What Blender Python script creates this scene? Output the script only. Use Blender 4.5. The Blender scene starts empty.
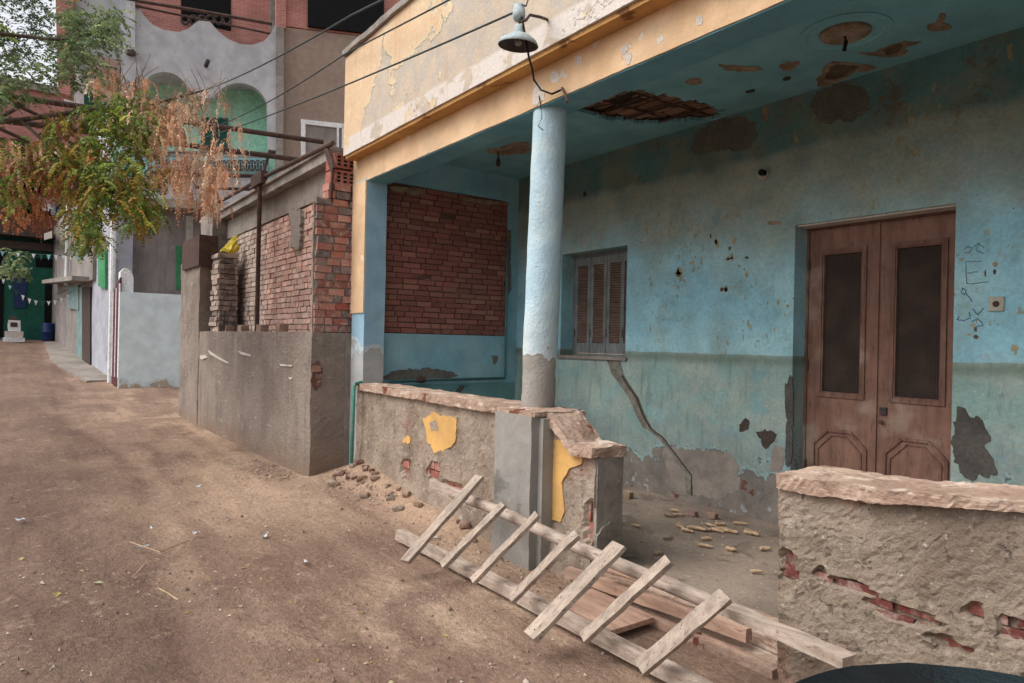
import bpy, math, random
from mathutils import Vector, Matrix, noise
R = math.radians
random.seed(7)
sc = bpy.context.scene
col = sc.collection
# ------------------------------------------------------------------ camera
F = 682.667; YAW = R(36.0); ROLL = R(1.2); H = 1.6
fw = Vector((-math.cos(YAW), math.sin(YAW), 0)); rt = Vector((math.sin(YAW), math.cos(YAW), 0)); up = Vector((0, 0, 1))
cR = rt * math.cos(ROLL) + up * math.sin(ROLL)
cU = up * math.cos(ROLL) - rt * math.sin(ROLL)
cam = bpy.data.cameras.new('camera'); co = bpy.data.objects.new('camera', cam); col.objects.link(co)
cam.lens = 24; cam.sensor_width = 36; cam.clip_end = 2000; cam.clip_start = 0.05
co.matrix_world = Matrix(((cR.x, cU.x, -fw.x, 0), (cR.y, cU.y, -fw.y, 0), (cR.z, cU.z, -fw.z, H), (0, 0, 0, 1)))
sc.camera = co
# survey helpers: where a line of sight meets a real wall, floor or facade plane
def ray(x, y):
    return fw + cR * ((x - 512) / F) - cU * ((y - 341.5) / F)
def onY(x, y, Y): r = ray(x, y); t = Y / r.y; return Vector((r.x * t, Y, r.z * t + H))
def onX(x, y, X): r = ray(x, y); t = X / r.x; return Vector((X, r.y * t, r.z * t + H))
def onZ(x, y, Z): r = ray(x, y); t = (Z - H) / r.z; return Vector((r.x * t, r.y * t, Z))
def atd(x, y, d): return ray(x, y) * d + Vector((0, 0, H))
FC = Vector((-20.85, 2.1, 0)); FE = Vector((.23, .973, 0)).normalized(); FN = Vector((FE.y, -FE.x, 0))
def onF(x, y, off=0.0):
    r = ray(x, y); o = Vector((0, 0, H)); t = (off - FN.dot(o - FC)) / FN.dot(r); return o + r * t

# ------------------------------------------------------------------ node helper
DS = .10
def lin(c):
    g_ = .3 * c[0] + .59 * c[1] + .11 * c[2]; c = tuple(v + (g_ - v) * DS for v in c)
    return tuple(((v / 255) / 12.92 if v / 255 <= .04045 else ((v / 255 + .055) / 1.055) ** 2.4) for v in c) + (1,)
class Mt:
    def __init__(s, name):
        s.m = bpy.data.materials.new(name); s.m.use_nodes = True; s.nt = s.m.node_tree; s.nt.nodes.clear()
        s.o = s.n('ShaderNodeOutputMaterial'); s.b = s.n('ShaderNodeBsdfPrincipled'); s.nt.links.new(s.b.outputs[0], s.o.inputs[0])
        g = s.n('ShaderNodeNewGeometry'); s.pos = g.outputs['Position']; s.nor = g.outputs['Normal']
        sp = s.n('ShaderNodeSeparateXYZ'); s.l(s.pos, sp.inputs[0]); s.x, s.y, s.z = sp.outputs
        s._w = 0
    def n(s, t): return s.nt.nodes.new(t)
    def l(s, a, b): s.nt.links.new(a, b)
    def set(s, inp, v):
        if hasattr(v, 'is_linked') or isinstance(v, bpy.types.NodeSocket): s.l(v, inp)
        else:
            try: inp.default_value = v
            except Exception: inp.default_value = tuple(v)
    def noise(s, scale, det=4, rough=.55, dist=0, stretch=None, seed=None):
        t = s.n('ShaderNodeTexNoise'); t.inputs['Scale'].default_value = scale; t.inputs['Detail'].default_value = det
        t.inputs['Roughness'].default_value = rough; t.inputs['Distortion'].default_value = dist
        s._w += 3.7
        v = s.n('ShaderNodeVectorMath'); v.operation = 'MULTIPLY_ADD'; s.l(s.pos, v.inputs[0]); v.inputs[1].default_value = stretch or (1, 1, 1)
        k = seed if seed is not None else s._w; v.inputs[2].default_value = (k, k * 1.3, k * .7)
        s.l(v.outputs[0], t.inputs['Vector']); return t.outputs[0]
    def vor(s, scale, feat='F1', stretch=None, out=0):
        t = s.n('ShaderNodeTexVoronoi'); t.feature = feat; t.inputs['Scale'].default_value = scale
        v = s.n('ShaderNodeVectorMath'); v.operation = 'MULTIPLY'; s.l(s.pos, v.inputs[0]); v.inputs[1].default_value = stretch or (1, 1, 1)
        s.l(v.outputs[0], t.inputs['Vector']); return t.outputs[out]
    def step(s, v, a, b, lo=0, hi=1):
        t = s.n('ShaderNodeMapRange'); t.interpolation_type = 'SMOOTHSTEP'
        for k, q in zip((0, 1, 2, 3, 4), (v, a, b, lo, hi)): s.set(t.inputs[k], q)
        return t.outputs[0]
    def ma(s, op, a, b=0.0, c=0.0):
        t = s.n('ShaderNodeMath'); t.operation = op
        for k, q in enumerate((a, b, c)): s.set(t.inputs[k], q)
        return t.outputs[0]
    def mix(s, f, a, b, mode='MIX'):
        t = s.n('ShaderNodeMix'); t.data_type = 'RGBA'; t.blend_type = mode
        s.set(t.inputs[0], f)
        s.set(t.inputs[6], lin(a) if isinstance(a, tuple) and len(a) == 3 else a)
        s.set(t.inputs[7], lin(b) if isinstance(b, tuple) and len(b) == 3 else b)
        return t.outputs[2]
    def attr(s, name):
        t = s.n('ShaderNodeAttribute'); t.attribute_name = name; return t.outputs['Color']
    def val(s, c, f, amt=.25):     # multiply brightness by 1-amt .. 1+amt following f
        k = s.step(f, .25, .75, 1 - amt, 1 + amt)
        cc = s.n('ShaderNodeCombineColor'); [s.l(k, cc.inputs[i]) for i in range(3)]
        return s.mix(1.0, c, cc.outputs[0], 'MULTIPLY')
    def fin(s, c, rough=.9, bump=None, dist=.01, strength=.6, spec=.25):
        s.set(s.b.inputs['Base Color'], lin(c) if isinstance(c, tuple) else c)
        s.set(s.b.inputs['Roughness'], rough); s.b.inputs['Specular IOR Level'].default_value = spec
        if bump is not None:
            t = s.n('ShaderNodeBump'); t.inputs['Strength'].default_value = strength; t.inputs['Distance'].default_value = dist
            s.l(bump, t.inputs['Height']); s.l(t.outputs[0], s.b.inputs['Normal'])
        return s.m

def simple(name, c, c2=None, scale=6, rough=.8, bs=60, dist=.003, amt=.18, spec=.25, stretch=None, strength=.6):
    m = Mt(name); f = m.noise(scale, 5, .6, stretch=stretch)
    k = m.mix(m.step(f, .35, .65), c, c2 or tuple(int(v * .8) for v in c)); k = m.val(k, m.noise(scale * 7, 4, stretch=stretch), amt)
    return m.fin(k, rough, m.noise(bs, 4, .6, stretch=stretch), dist, strength, spec)

# --- stucco and paint
def mat_backwall():
    m = Mt('blue_peeling_plaster'); z = m.z
    w = m.noise(1.6, 6, .6); w2 = m.noise(7, 5, .6)
    zz = m.ma('ADD', z, m.ma('MULTIPLY', m.ma('SUBTRACT', w, .5), 1.3))
    blue = m.mix(m.step(m.noise(2.2, 5), .35, .7), (142, 196, 212), (158, 200, 206))
    blue = m.mix(m.step(m.noise(5, 6, .7), .56, .66, 0, .6), blue, (152, 178, 182))
    soot = m.mix(m.step(w2, .3, .7), (160, 164, 148), (140, 158, 150))
    c = m.mix(m.step(zz, 2.2, 3.1), blue, soot); c = m.mix(m.step(m.noise(3.4, 6, .68), .52, .66, 0, .45), c, (120, 158, 160)); c = m.mix(m.step(m.noise(1.3, 5, .6, stretch=(1, 1, .4)), .55, .7, 0, .4), c, (150, 156, 134))
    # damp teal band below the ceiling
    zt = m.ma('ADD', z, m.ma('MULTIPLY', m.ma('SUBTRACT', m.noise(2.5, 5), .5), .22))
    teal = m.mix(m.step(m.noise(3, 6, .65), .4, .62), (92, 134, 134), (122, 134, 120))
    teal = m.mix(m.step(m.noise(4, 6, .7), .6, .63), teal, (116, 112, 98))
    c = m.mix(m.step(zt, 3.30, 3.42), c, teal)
    # yellow-brown flaked spots
    fl = m.ma('MULTIPLY', m.step(m.noise(16, 5, .65, stretch=(1, 1, .5)), .60, .63), m.step(m.noise(1.3, 3), .5, .6))
    c = m.mix(fl, c, (166, 154, 116))
    sp = m.step(m.vor(9), .045, .03); c = m.mix(m.ma('MULTIPLY', sp, m.step(m.noise(2, 2), .5, .55)), c, (50, 46, 40))
    # streaks
    st = m.ma('MULTIPLY', m.step(m.noise(26, 3, .6, stretch=(1, 1, .05)), .6, .74, 0, .25), m.step(m.noise(1.5, 3), .45, .6)); c = m.mix(st, c, (140, 160, 158))
    # dado of green gloss paint under 1.52 m
    zb = m.ma('ADD', z, m.ma('MULTIPLY', m.ma('SUBTRACT', m.noise(5, 4), .5), .035))
    g = m.mix(m.step(m.noise(2.0, 6, .62), .38, .6), (136, 166, 160), (158, 172, 162))
    g = m.mix(m.step(m.noise(16, 4, .6, stretch=(1, 1, .12)), .5, .7, 0, .55), g, (96, 122, 114))
    g = m.mix(m.step(m.noise(4.5, 6, .7), .57, .62, 0, .8), g, (124, 166, 172))
    g = m.mix(m.step(m.noise(22, 4), .66, .7), g, (164, 180, 174))
    top = m.step(m.ma('ABSOLUTE', m.ma('SUBTRACT', zb, 1.47)), .09, .0, 0, .7)
    g = m.mix(top, g, (104, 122, 106))
    dado = m.step(zb, 1.525, 1.51)
    c = m.mix(dado, c, g)
    # bare cement low down, ragged, with a pale torn rim
    lowf = m.ma('ADD', z, m.ma('ADD', m.ma('MULTIPLY', m.ma('SUBTRACT', m.noise(1.5, 8, .7), .5), 1.7), m.ma('MULTIPLY', m.ma('SUBTRACT', w2, .5), .3)))
    bare = m.step(lowf, .50, .46); rim = m.step(lowf, .54, .515); g = m.mix(m.step(lowf, 1.1, .5, 0, .65), g, (124, 138, 136)); c = m.mix(dado, c, g)
    cem = m.mix(m.step(m.noise(3, 6, .65), .4, .62), (112, 106, 100), (134, 124, 116))
    cem = m.mix(m.step(m.noise(10, 5), .62, .66), cem, (156, 160, 160))
    cem = m.mix(m.step(m.noise(2.3, 6, .6), .64, .66), cem, (112, 62, 48))
    c = m.mix(m.ma('MULTIPLY', rim, .5), c, (150, 188, 190)); c = m.mix(bare, c, cem)
    c = m.val(c, m.noise(40, 4), .1); c = m.val(c, m.noise(3, 5), .14)
    h = m.ma('ADD', m.ma('MULTIPLY', m.noise(45, 5), .25), m.ma('MULTIPLY', bare, -.8))
    h = m.ma('ADD', h, m.ma('MULTIPLY', m.noise(5, 5), .9)); h = m.ma('SUBTRACT', h, m.ma('MULTIPLY', fl, .4))
    return m.fin(c, m.ma('SUBTRACT', .9, m.ma('MULTIPLY', dado, .3)), h, .012, .8)
def paint(name, a, b, flake=None, thr=.6, soft=.01, scale=2, seed=None, low=None, lown=(2.4, 1.0), lowc=(120, 116, 110), bs=45, dist=.01, edge=None, streak=None):
    m = Mt(name)
    c = m.mix(m.step(m.noise(scale, 6, .6), .36, .64), a, b); h = m.ma('MULTIPLY', m.noise(bs, 5, .6), .35)
    if streak: c = m.mix(m.step(m.noise(12, 4, .5, stretch=(1, 1, .08)), .5, .72, 0, .5), c, streak)
    if flake:
        f0 = m.noise(scale * 1.1, 8, .62, seed=seed); f = m.step(f0, thr, thr + soft)
        if edge: c = m.mix(m.step(f0, thr - .025, thr - .01), c, edge)
        c = m.mix(f, c, flake); h = m.ma('SUBTRACT', h, m.ma('MULTIPLY', f, .6))
    if low is not None:
        q = m.ma('ADD', m.z, m.ma('MULTIPLY', m.ma('SUBTRACT', m.noise(lown[0], 7, .6), .5), lown[1])); f = m.step(q, low, low - .03)
        c = m.mix(m.step(q, low + .12, low + .06, 0, .8), c, (196, 204, 206)); c = m.mix(f, c, lowc); h = m.ma('SUBTRACT', h, m.ma('MULTIPLY', f, .7))
    c = m.val(c, m.noise(3.3, 5), .12); c = m.val(c, m.noise(60, 3), .07)
    h = m.ma('ADD', h, m.ma('MULTIPLY', m.noise(7, 4), .8))
    return m.fin(c, .88, h, dist, .8)
M = {}
M['back'] = mat_backwall()
M['ceil'] = paint('teal_ceiling_paint', (116, 172, 182), (126, 182, 190), (136, 126, 108), .70, .01, 2.2, 5.0)
M['sidewall'] = paint('blue_dado_paint', (134, 186, 202), (152, 194, 204), (120, 118, 104), .66, .04, 2.5, 9.0)
M['greenlow'] = paint('green_blue_dado_paint', (98, 150, 152), (112, 160, 156), (92, 88, 80), .64, .03, 3, 4.0)
M['pier'] = paint('pale_blue_pier_paint', (142, 182, 204), (158, 192, 208), (178, 184, 184), .62, .06, 2, 3.0, low=1.42, lowc=(170, 172, 172))
M['column'] = paint('pale_blue_column_paint', (172, 200, 212), (188, 206, 208), (200, 206, 202), .68, .05, 2.5, 6.0, low=1.50, lown=(5.5, 1.1), lowc=(156, 150, 142), dist=.02)
def mat_fascia():
    m = Mt('ochre_peeling_fascia')
    c = m.mix(m.step(m.noise(1.4, 6, .6), .34, .66), (220, 190, 154), (212, 178, 140))
    c = m.mix(m.step(m.noise(3.5, 6, .6), .56, .68, 0, .7), c, (226, 204, 170))
    c = m.mix(m.step(m.noise(16, 5), .6, .72, 0, .5), c, (190, 148, 100))
    sx = m.ma('ADD', m.ma('MULTIPLY', m.ma('ABSOLUTE', m.ma('ADD', m.x, 4.9)), -.07), m.noise(1.15, 8, .62, seed=21.0))
    gap = m.step(sx, .40, .415); edge = m.step(sx, .375, .39)
    c = m.mix(edge, c, (214, 196, 160)); c = m.mix(gap, c, m.mix(m.step(m.noise(5, 6), .4, .6), (186, 174, 160), (198, 180, 158)))
    c = m.mix(m.step(m.noise(2, 6, .65), .66, .67), c, (228, 200, 130))
    wh = m.ma('MULTIPLY', m.step(m.z, 3.99, 3.95), m.step(m.noise(3, 6, .6, seed=2.0), .42, .45)); c = m.mix(wh, c, (212, 202, 192))
    c = m.mix(m.step(m.noise(11, 4, .5, stretch=(1, 1, .1)), .55, .75, 0, .45), c, (196, 150, 110))
    c = m.val(c, m.noise(50, 3), .08)
    h = m.ma('SUBTRACT', m.ma('MULTIPLY', m.noise(30, 5), .4), m.ma('MULTIPLY', gap, .9))
    return m.fin(c, .9, h, .012, .8)
M['fascia'] = mat_fascia()
M['beam'] = paint('ochre_beam_paint', (224, 188, 148), (210, 172, 130), (224, 208, 184), .63, .02, 2.2, 8.0)
M['soffit'] = paint('orange_soffit_paint', (200, 150, 84), (178, 130, 76), (130, 84, 50), .6, .03, 2.5, 2.0)
M['beamblue'] = paint('teal_beam_paint', (92, 148, 164), (104, 156, 168), (112, 116, 108), .72, .02, 2)
M['cement'] = simple('raw_cement_render', (150, 140, 130), (128, 118, 110), 1.7, .92, 50, .012, .15)
M['cement_dark'] = simple('dark_damp_cement', (112, 106, 98), (130, 122, 112), 3, .9, 40, .012, .18)
M['concrete'] = simple('cast_concrete', (156, 148, 140), (132, 124, 116), 2, .9, 40, .01, .15)
def mat_graywall():
    m = Mt('rough_grey_render')
    c = m.mix(m.step(m.noise(1.3, 6, .6), .35, .65), (148, 134, 122), (128, 114, 104))
    c = m.mix(m.step(m.noise(9, 4, .5, stretch=(1, 1, .07)), .5, .75, 0, .5), c, (108, 96, 88))
    c = m.mix(m.step(m.ma('ADD', m.z, m.ma('MULTIPLY', m.noise(2, 5), .5)), .62, .25, 0, .6), c, (132, 106, 86))
    c = m.mix(m.step(m.noise(4.5, 6, .6, stretch=(.5, .5, 1.5)), .66, .69, 0, .7), c, (186, 176, 168))
    c = m.mix(m.step(m.noise(2.2, 7, .65, stretch=(1, 1, .5)), .54, .66, 0, .55), c, (112, 100, 94)); c = m.mix(m.step(m.noise(30, 3, .5, stretch=(.12, .12, 1)), .68, .72, 0, .5), c, (182, 172, 162)); c = m.mix(m.step(m.noise(6, 6, .7), .62, .68, 0, .5), c, (166, 150, 136))
    c = m.val(c, m.noise(60, 4), .14)
    h = m.ma('ADD', m.ma('MULTIPLY', m.noise(26, 3, .5, stretch=(.5, .5, 1)), 1), m.ma('MULTIPLY', m.noise(80, 4), .5))
    return m.fin(c, .94, h, .014, .9)
M['graywall'] = mat_graywall()
def mat_rough(name, a, b, c3, seed):
    m = Mt(name)
    c = m.mix(m.step(m.noise(3, 7, .65, seed=seed), .38, .62), a, b)
    c = m.mix(m.step(m.noise(9, 6, .65), .56, .66, 0, .8), c, c3)
    c = m.mix(m.step(m.noise(2.2, 6, .6), .6, .66, 0, .7), c, (150, 112, 92))
    c = m.mix(m.step(m.noise(17, 7, .7), .60, .68, 0, .6), c, (92, 78, 68)); c = m.mix(m.step(m.noise(5, 5, .6, stretch=(1, 1, .35)), .56, .7, 0, .55), c, (120, 98, 84))
    c = m.mix(m.step(m.noise(38, 4, .6), .64, .7, 0, .8), c, (196, 186, 172))
    c = m.val(c, m.noise(120, 3), .15)
    h = m.ma('ADD', m.noise(35, 6, .7), m.ma('MULTIPLY', m.step(m.noise(17, 7, .7, seed=44.), .60, .68), -.8))
    return m.fin(c, .95, h, .022, .9)
M['rough'] = mat_rough('weathered_mud_render', (166, 148, 130), (140, 122, 106), (178, 164, 148), 1.0)
M['rough2'] = mat_rough('pitted_cement_render', (158, 140, 122), (134, 118, 102), (172, 156, 138), 5.0)
def mat_cap():
    m = Mt('sandy_mortar_cap')
    c = m.mix(m.step(m.noise(4, 6, .6), .36, .64), (186, 158, 138), (158, 128, 110))
    c = m.mix(m.step(m.noise(11, 6, .6, stretch=(.4, .4, 1.5)), .56, .66, 0, .8), c, (214, 194, 176))
    c = m.mix(m.step(m.noise(9, 6, .65), .56, .64, 0, .7), c, (138, 112, 96)); c = m.mix(m.step(m.noise(3.2, 6, .6, seed=31.), .63, .65), c, (122, 70, 54))
    c = m.val(c, m.noise(45, 4), .16)
    return m.fin(c, .93, m.noise(22, 7, .65, stretch=(.6, .6, 1.6)), .02, .9)
M['cap'] = mat_cap()
M['yellow'] = paint('chrome_yellow_paint', (216, 166, 92), (204, 156, 92), (190, 172, 140), .66, .03, 4, 2.)
M['pierface'] = paint('grey_cement_buttress', (136, 132, 126), (148, 142, 134), (112, 108, 104), .6, .08, 2, 7., streak=(150, 148, 142), dist=.006)
def mat_brick(name, dusty=.3, dc=(150, 130, 116)):
    m = Mt(name); a = m.attr('Col')
    c = m.mix(m.step(m.noise(12, 5, .65), .45, .7, 0, dusty * 2), a, dc); c = m.val(c, m.noise(50, 4), .16)
    return m.fin(c, .93, m.noise(60, 5, .65), .006, .9)
M['brick'] = mat_brick('red_fired_brick', .25, (150, 110, 98)); M['brickd'] = mat_brick('dusty_fired_brick', .42, (176, 152, 140))
M['mortar'] = simple('grey_mortar', (136, 122, 112), (150, 136, 124), 5, .95, 60, .01)
M['redjoint'] = simple('reddish_brick_joint', (104, 74, 66), (118, 84, 74), 5, .95, 60, .01)
M['mortard'] = simple('dark_brick_joint', (60, 46, 42), (76, 58, 52), 5, .95, 60, .01)
def mat_wood(name, a, b, dark, stretch=(.3, 3, 3), sc=9, dist=.004, rough=.85):
    m = Mt(name)
    g = m.noise(sc, 6, .65, stretch=stretch); c = m.mix(m.step(g, .35, .66), a, b)
    c = m.mix(m.step(m.noise(sc * 3, 5, .6, stretch=stretch), .58, .68, 0, .8), c, dark)
    c = m.mix(m.step(m.noise(2.5, 5), .55, .72, 0, .5), c, (178, 158, 142)); c = m.val(c, m.noise(6, 4), .14)
    return m.fin(c, rough, m.noise(sc * 3, 6, .7, stretch=stretch), dist, .9)
M['ladder'] = mat_wood('weathered_grey_wood', (184, 166, 150), (152, 132, 118), (100, 80, 70), (.6, 3, 3), 9)
M['rung'] = mat_wood('weathered_rung_wood', (176, 158, 142), (146, 128, 114), (92, 76, 66), (3, .6, 1.5), 9)
M['plank'] = mat_wood('sandy_plank_wood', (196, 160, 138), (170, 134, 114), (116, 86, 72), (.5, 3, 3), 7)
M['door'] = mat_wood('worn_brown_door_paint', (142, 104, 88), (124, 90, 76), (96, 70, 60), (3, 3, .5), 5)
M['doordark'] = mat_wood('dark_brown_moulding', (134, 98, 84), (110, 78, 66), (76, 54, 48), (3, 3, .3), 7)
M['shutter'] = mat_wood('grey_brown_shutter_paint', (128, 134, 132), (108, 112, 110), (78, 76, 72), (3, 3, .5), 7)
M['slat'] = mat_wood('brown_louvre_wood', (140, 112, 98), (118, 94, 82), (76, 60, 54), (.5, 3, 3), 7)
def mat_mesh():
    m = Mt('rusty_insect_mesh')
    def w(ax, sc):
        return m.ma('SINE', m.ma('MULTIPLY', ax, sc))
    k = m.ma('MAXIMUM', w(m.x, 420), w(m.z, 420))
    c = m.mix(m.step(m.noise(3, 6), .4, .66), (40, 33, 31), (66, 52, 44)); c = m.mix(m.step(k, .5, .9, 0, .5), c, (92, 72, 62))
    return m.fin(c, .8, k, .002, .6)
M['mesh'] = mat_mesh()
M['metal'] = simple('dark_painted_iron', (64, 56, 54), (84, 66, 58), 8, .6, 80, .002)
M['rust'] = simple('rusty_steel', (92, 66, 58), (70, 54, 50), 8, .8, 60, .003)
M['black'] = simple('dark_unlit_interior', (16, 16, 18), (20, 20, 22), 4, .9)
M['wire'] = simple('black_cable_sheath', (48, 58, 60), (56, 66, 66), 4, .6)
M['enamel'] = simple('pale_enamel', (170, 186, 188), (146, 160, 160), 12, .5, 40, .001, spec=.5)
M['enamelin'] = simple('rusty_lamp_inside', (84, 76, 74), (66, 58, 56), 12, .7)
M['glass'] = simple('frosted_bulb_glass', (150, 150, 146), (130, 130, 128), 12, .2, spec=.6)
M['pipe'] = simple('green_painted_pipe', (72, 136, 122), (94, 148, 136), 12, .6, 60, .002)
M['tealpipe'] = simple('teal_painted_pipe', (70, 118, 122), (88, 124, 122), 12, .6, 60, .002)
M['crack'] = simple('grey_crack_filler', (134, 130, 118), (108, 104, 96), 12, .95, 50, .02)
M['darkgap'] = simple('dark_open_crack', (66, 58, 52), (82, 70, 62), 12, .95, 50, .02)
M['tan'] = simple('bare_tan_plaster', (164, 140, 116), (132, 106, 84), 8, .95, 40, .01, .25)
M['tandark'] = simple('bare_brown_plaster', (112, 92, 72), (84, 70, 58), 8, .95, 40, .01, .25)
M['sootpatch'] = simple('sooty_bare_plaster', (110, 108, 96), (92, 98, 90), 6, .95, 40, .01, .2)
M['damp'] = simple('dark_damp_plaster', (88, 84, 78), (74, 70, 66), 6, .9, 40, .01, .2)
M['flake'] = simple('yellowed_bare_plaster', (172, 160, 124), (156, 140, 108), 10, .95, 40, .006, .2)
M['whiteflake'] = simple('white_primer_flake', (196, 188, 178), (206, 196, 184), 8, .9, 40, .004)
M['greyconc'] = paint('pale_grey_render', (190, 192, 196), (176, 178, 184), None, streak=(180, 184, 188), bs=30)
def mat_farbrick(name, a, b, mo, ax='xz', sc=1.0):
    m = Mt(name); br = m.n('ShaderNodeTexBrick'); cb = m.n('ShaderNodeCombineXYZ')
    m.l(m.y, cb.inputs[0]); m.l(m.z, cb.inputs[1]); m.l(cb.outputs[0], br.inputs[0])
    br.inputs['Color1'].default_value = lin(a); br.inputs['Color2'].default_value = lin(b); br.inputs['Mortar'].default_value = lin(mo)
    br.inputs['Scale'].default_value = sc; br.inputs['Brick Width'].default_value = .22; br.inputs['Row Height'].default_value = .068; br.inputs['Mortar Size'].default_value = .01
    br.inputs['Bias'].default_value = .1
    c = m.val(br.outputs[0], m.noise(1.6, 5), .16)
    return m.fin(c, .92, br.outputs[1], .01, -.6)
M['pinkbrick'] = mat_farbrick('pink_red_brickwork', (188, 122, 110), (172, 106, 96), (180, 140, 130))
M['darkbrick'] = mat_farbrick('dull_red_brickwork', (118, 66, 58), (98, 56, 50), (96, 72, 66))
M['brown'] = simple('tan_brown_render', (158, 138, 124), (148, 128, 114), 1, .95, 40, .006, .1)
M['mint'] = simple('mint_green_paint', (182, 240, 216), (172, 232, 208), 1.2, .85)
M['dgreen'] = simple('dark_green_shutter', (42, 98, 88), (36, 84, 78), 3, .7)
M['cyandull'] = simple('dull_grey_green_paint', (126, 150, 148), (108, 132, 130), 2, .8)
M['cyan'] = simple('pale_cyan_paint', (150, 206, 210), (138, 194, 200), 2, .85)
M['brightgreen'] = simple('bright_green_shutter_paint', (66, 148, 96), (58, 132, 86), 2, .7)
M['white'] = simple('white_paint', (232, 232, 232), (216, 216, 218), 3, .7)
M['bluewhite'] = paint('pale_blue_white_limewash', (208, 224, 228), (212, 226, 230), (218, 220, 214), .6, .05, 1.2, 3., low=.30, lowc=(178, 160, 142))
M['shopgreen'] = simple('green_shop_paint', (22, 84, 68), (28, 98, 80), 1.5, .7)
M['greyhouse'] = paint('grey_street_render', (152, 142, 138), (132, 124, 120), (164, 160, 158), .62, .05, 1.0, 3., streak=(120, 110, 104))
M['lavhouse'] = paint('pale_lilac_render', (172, 174, 182), (158, 160, 170), (140, 134, 134), .62, .05, 1.0, 3.)
M['maroon'] = simple('maroon_iron_gate', (96, 44, 48), (84, 38, 42), 6, .7)
M['yellowbag'] = simple('yellow_plastic', (222, 198, 60), (206, 180, 50), 10, .45, 30, .01)
M['cob'] = simple('dried_corncob', (200, 170, 136), (172, 138, 106), 30, .9, 150, .004, .25)
M['stone'] = simple('pink_grey_rubble', (158, 132, 116), (136, 108, 92), 8, .95, 40, .01, .2)
M['paper'] = simple('white_litter', (200, 202, 206), (180, 184, 190), 10, .8)
M['blueplastic'] = simple('blue_plastic', (30, 54, 104), (26, 44, 88), 5, .4)
M['carpaint'] = simple('dark_slate_car_paint', (46, 54, 66), (42, 50, 60), 3, .28, 200, .0002, .04, .6)
M['rubber'] = simple('black_rubber', (26, 26, 28), (32, 32, 32), 10, .8)
M['chrome'] = simple('grey_wheel_metal', (150, 150, 152), (130, 130, 134), 10, .35)
M['carglass'] = simple('dark_car_glass', (22, 28, 32), (26, 32, 36), 2, .08, spec=.8)
M['inkblue'] = simple('blue_marker_ink', (44, 96, 140), (40, 84, 126), 10, .8)
M['inkgrey'] = simple('grey_marker_ink', (92, 126, 136), (104, 134, 140), 10, .8)
M['plastic'] = simple('aged_white_plastic', (188, 180, 164), (170, 160, 146), 20, .6)
def mat_dirt():
    m = Mt('trodden_brown_earth')
    c = m.mix(m.step(m.noise(.55, 6, .6), .36, .62), (174, 144, 120), (144, 116, 98))
    c = m.mix(m.step(m.noise(.9, 6, .62, dist=.4), .5, .68, 0, .8), c, (192, 162, 136))
    c = m.mix(m.step(m.noise(2.6, 6, .65), .56, .7, 0, .6), c, (116, 92, 84))
    rt_ = m.noise(1.6, 6, .62, stretch=(.16, 1, 1)); c = m.mix(m.step(rt_, .50, .66, 0, .6), c, (116, 86, 72)); c = m.mix(m.step(rt_, .47, .36, 0, .5), c, (196, 162, 132))
    # dark oily, damp track along the left of the lane, tree shade painted in
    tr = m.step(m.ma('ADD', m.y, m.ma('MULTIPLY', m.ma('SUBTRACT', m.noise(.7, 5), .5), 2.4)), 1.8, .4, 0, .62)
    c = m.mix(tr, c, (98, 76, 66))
    c = m.mix(m.step(m.noise(8, 5, .6), .6, .74, 0, .5), c, (190, 160, 134))
    c = m.mix(m.step(m.vor(24), .13, .07, 0, .35), c, (186, 168, 150))
    c = m.val(c, m.noise(30, 5), .2); c = m.val(c, m.noise(150, 3), .15)
    c = m.mix(m.step(m.noise(14, 6, .7), .56, .66, 0, .5), c, (128, 100, 86)); c = m.mix(m.step(m.noise(4.5, 7, .7), .58, .7, 0, .4), c, (196, 168, 146))
    h = m.ma('ADD', m.ma('MULTIPLY', m.noise(5, 8, .72), 2.2), m.ma('ADD', m.ma('MULTIPLY', m.noise(22, 6, .7), 1.0), m.ma('MULTIPLY', m.noise(70, 5, .65), .4)))
    return m.fin(c, .95, h, .03, .8)
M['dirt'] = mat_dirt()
def mat_floor():
    m = Mt('dusty_porch_floor')
    c = m.mix(m.step(m.noise(1.1, 6, .6), .36, .64), (150, 132, 116), (124, 108, 96)); c = m.mix(m.step(m.noise(3, 6, .6, dist=.5), .52, .64, 0, .7), c, (104, 90, 80))
    c = m.mix(m.step(m.noise(12, 5), .6, .72, 0, .5), c, (172, 152, 132)); c = m.val(c, m.noise(40, 4), .12)
    return m.fin(c, .92, m.noise(18, 6, .65), .012, .8)
M['floor'] = mat_floor()
M['step'] = mat_cap(); M['step'].name = 'pink_sandstone_step'
def mat_leaf(name):
    m = Mt(name); a = m.attr('Col')
    m.fin(a, .6, spec=.3); tr = m.n('ShaderNodeBsdfTranslucent'); m.l(a, tr.inputs[0]); mx = m.n('ShaderNodeMixShader'); mx.inputs[0].default_value = .35
    m.l(m.b.outputs[0], mx.inputs[1]); m.l(tr.outputs[0], mx.inputs[2]); m.l(mx.outputs[0], m.o.inputs[0]); return m.m
M['leaf'] = mat_leaf('pinnate_leaf'); M['bark'] = mat_wood('grey_brown_bark', (104, 88, 76), (84, 70, 60), (58, 48, 42), (3, 3, .5), 8, .02)

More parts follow.
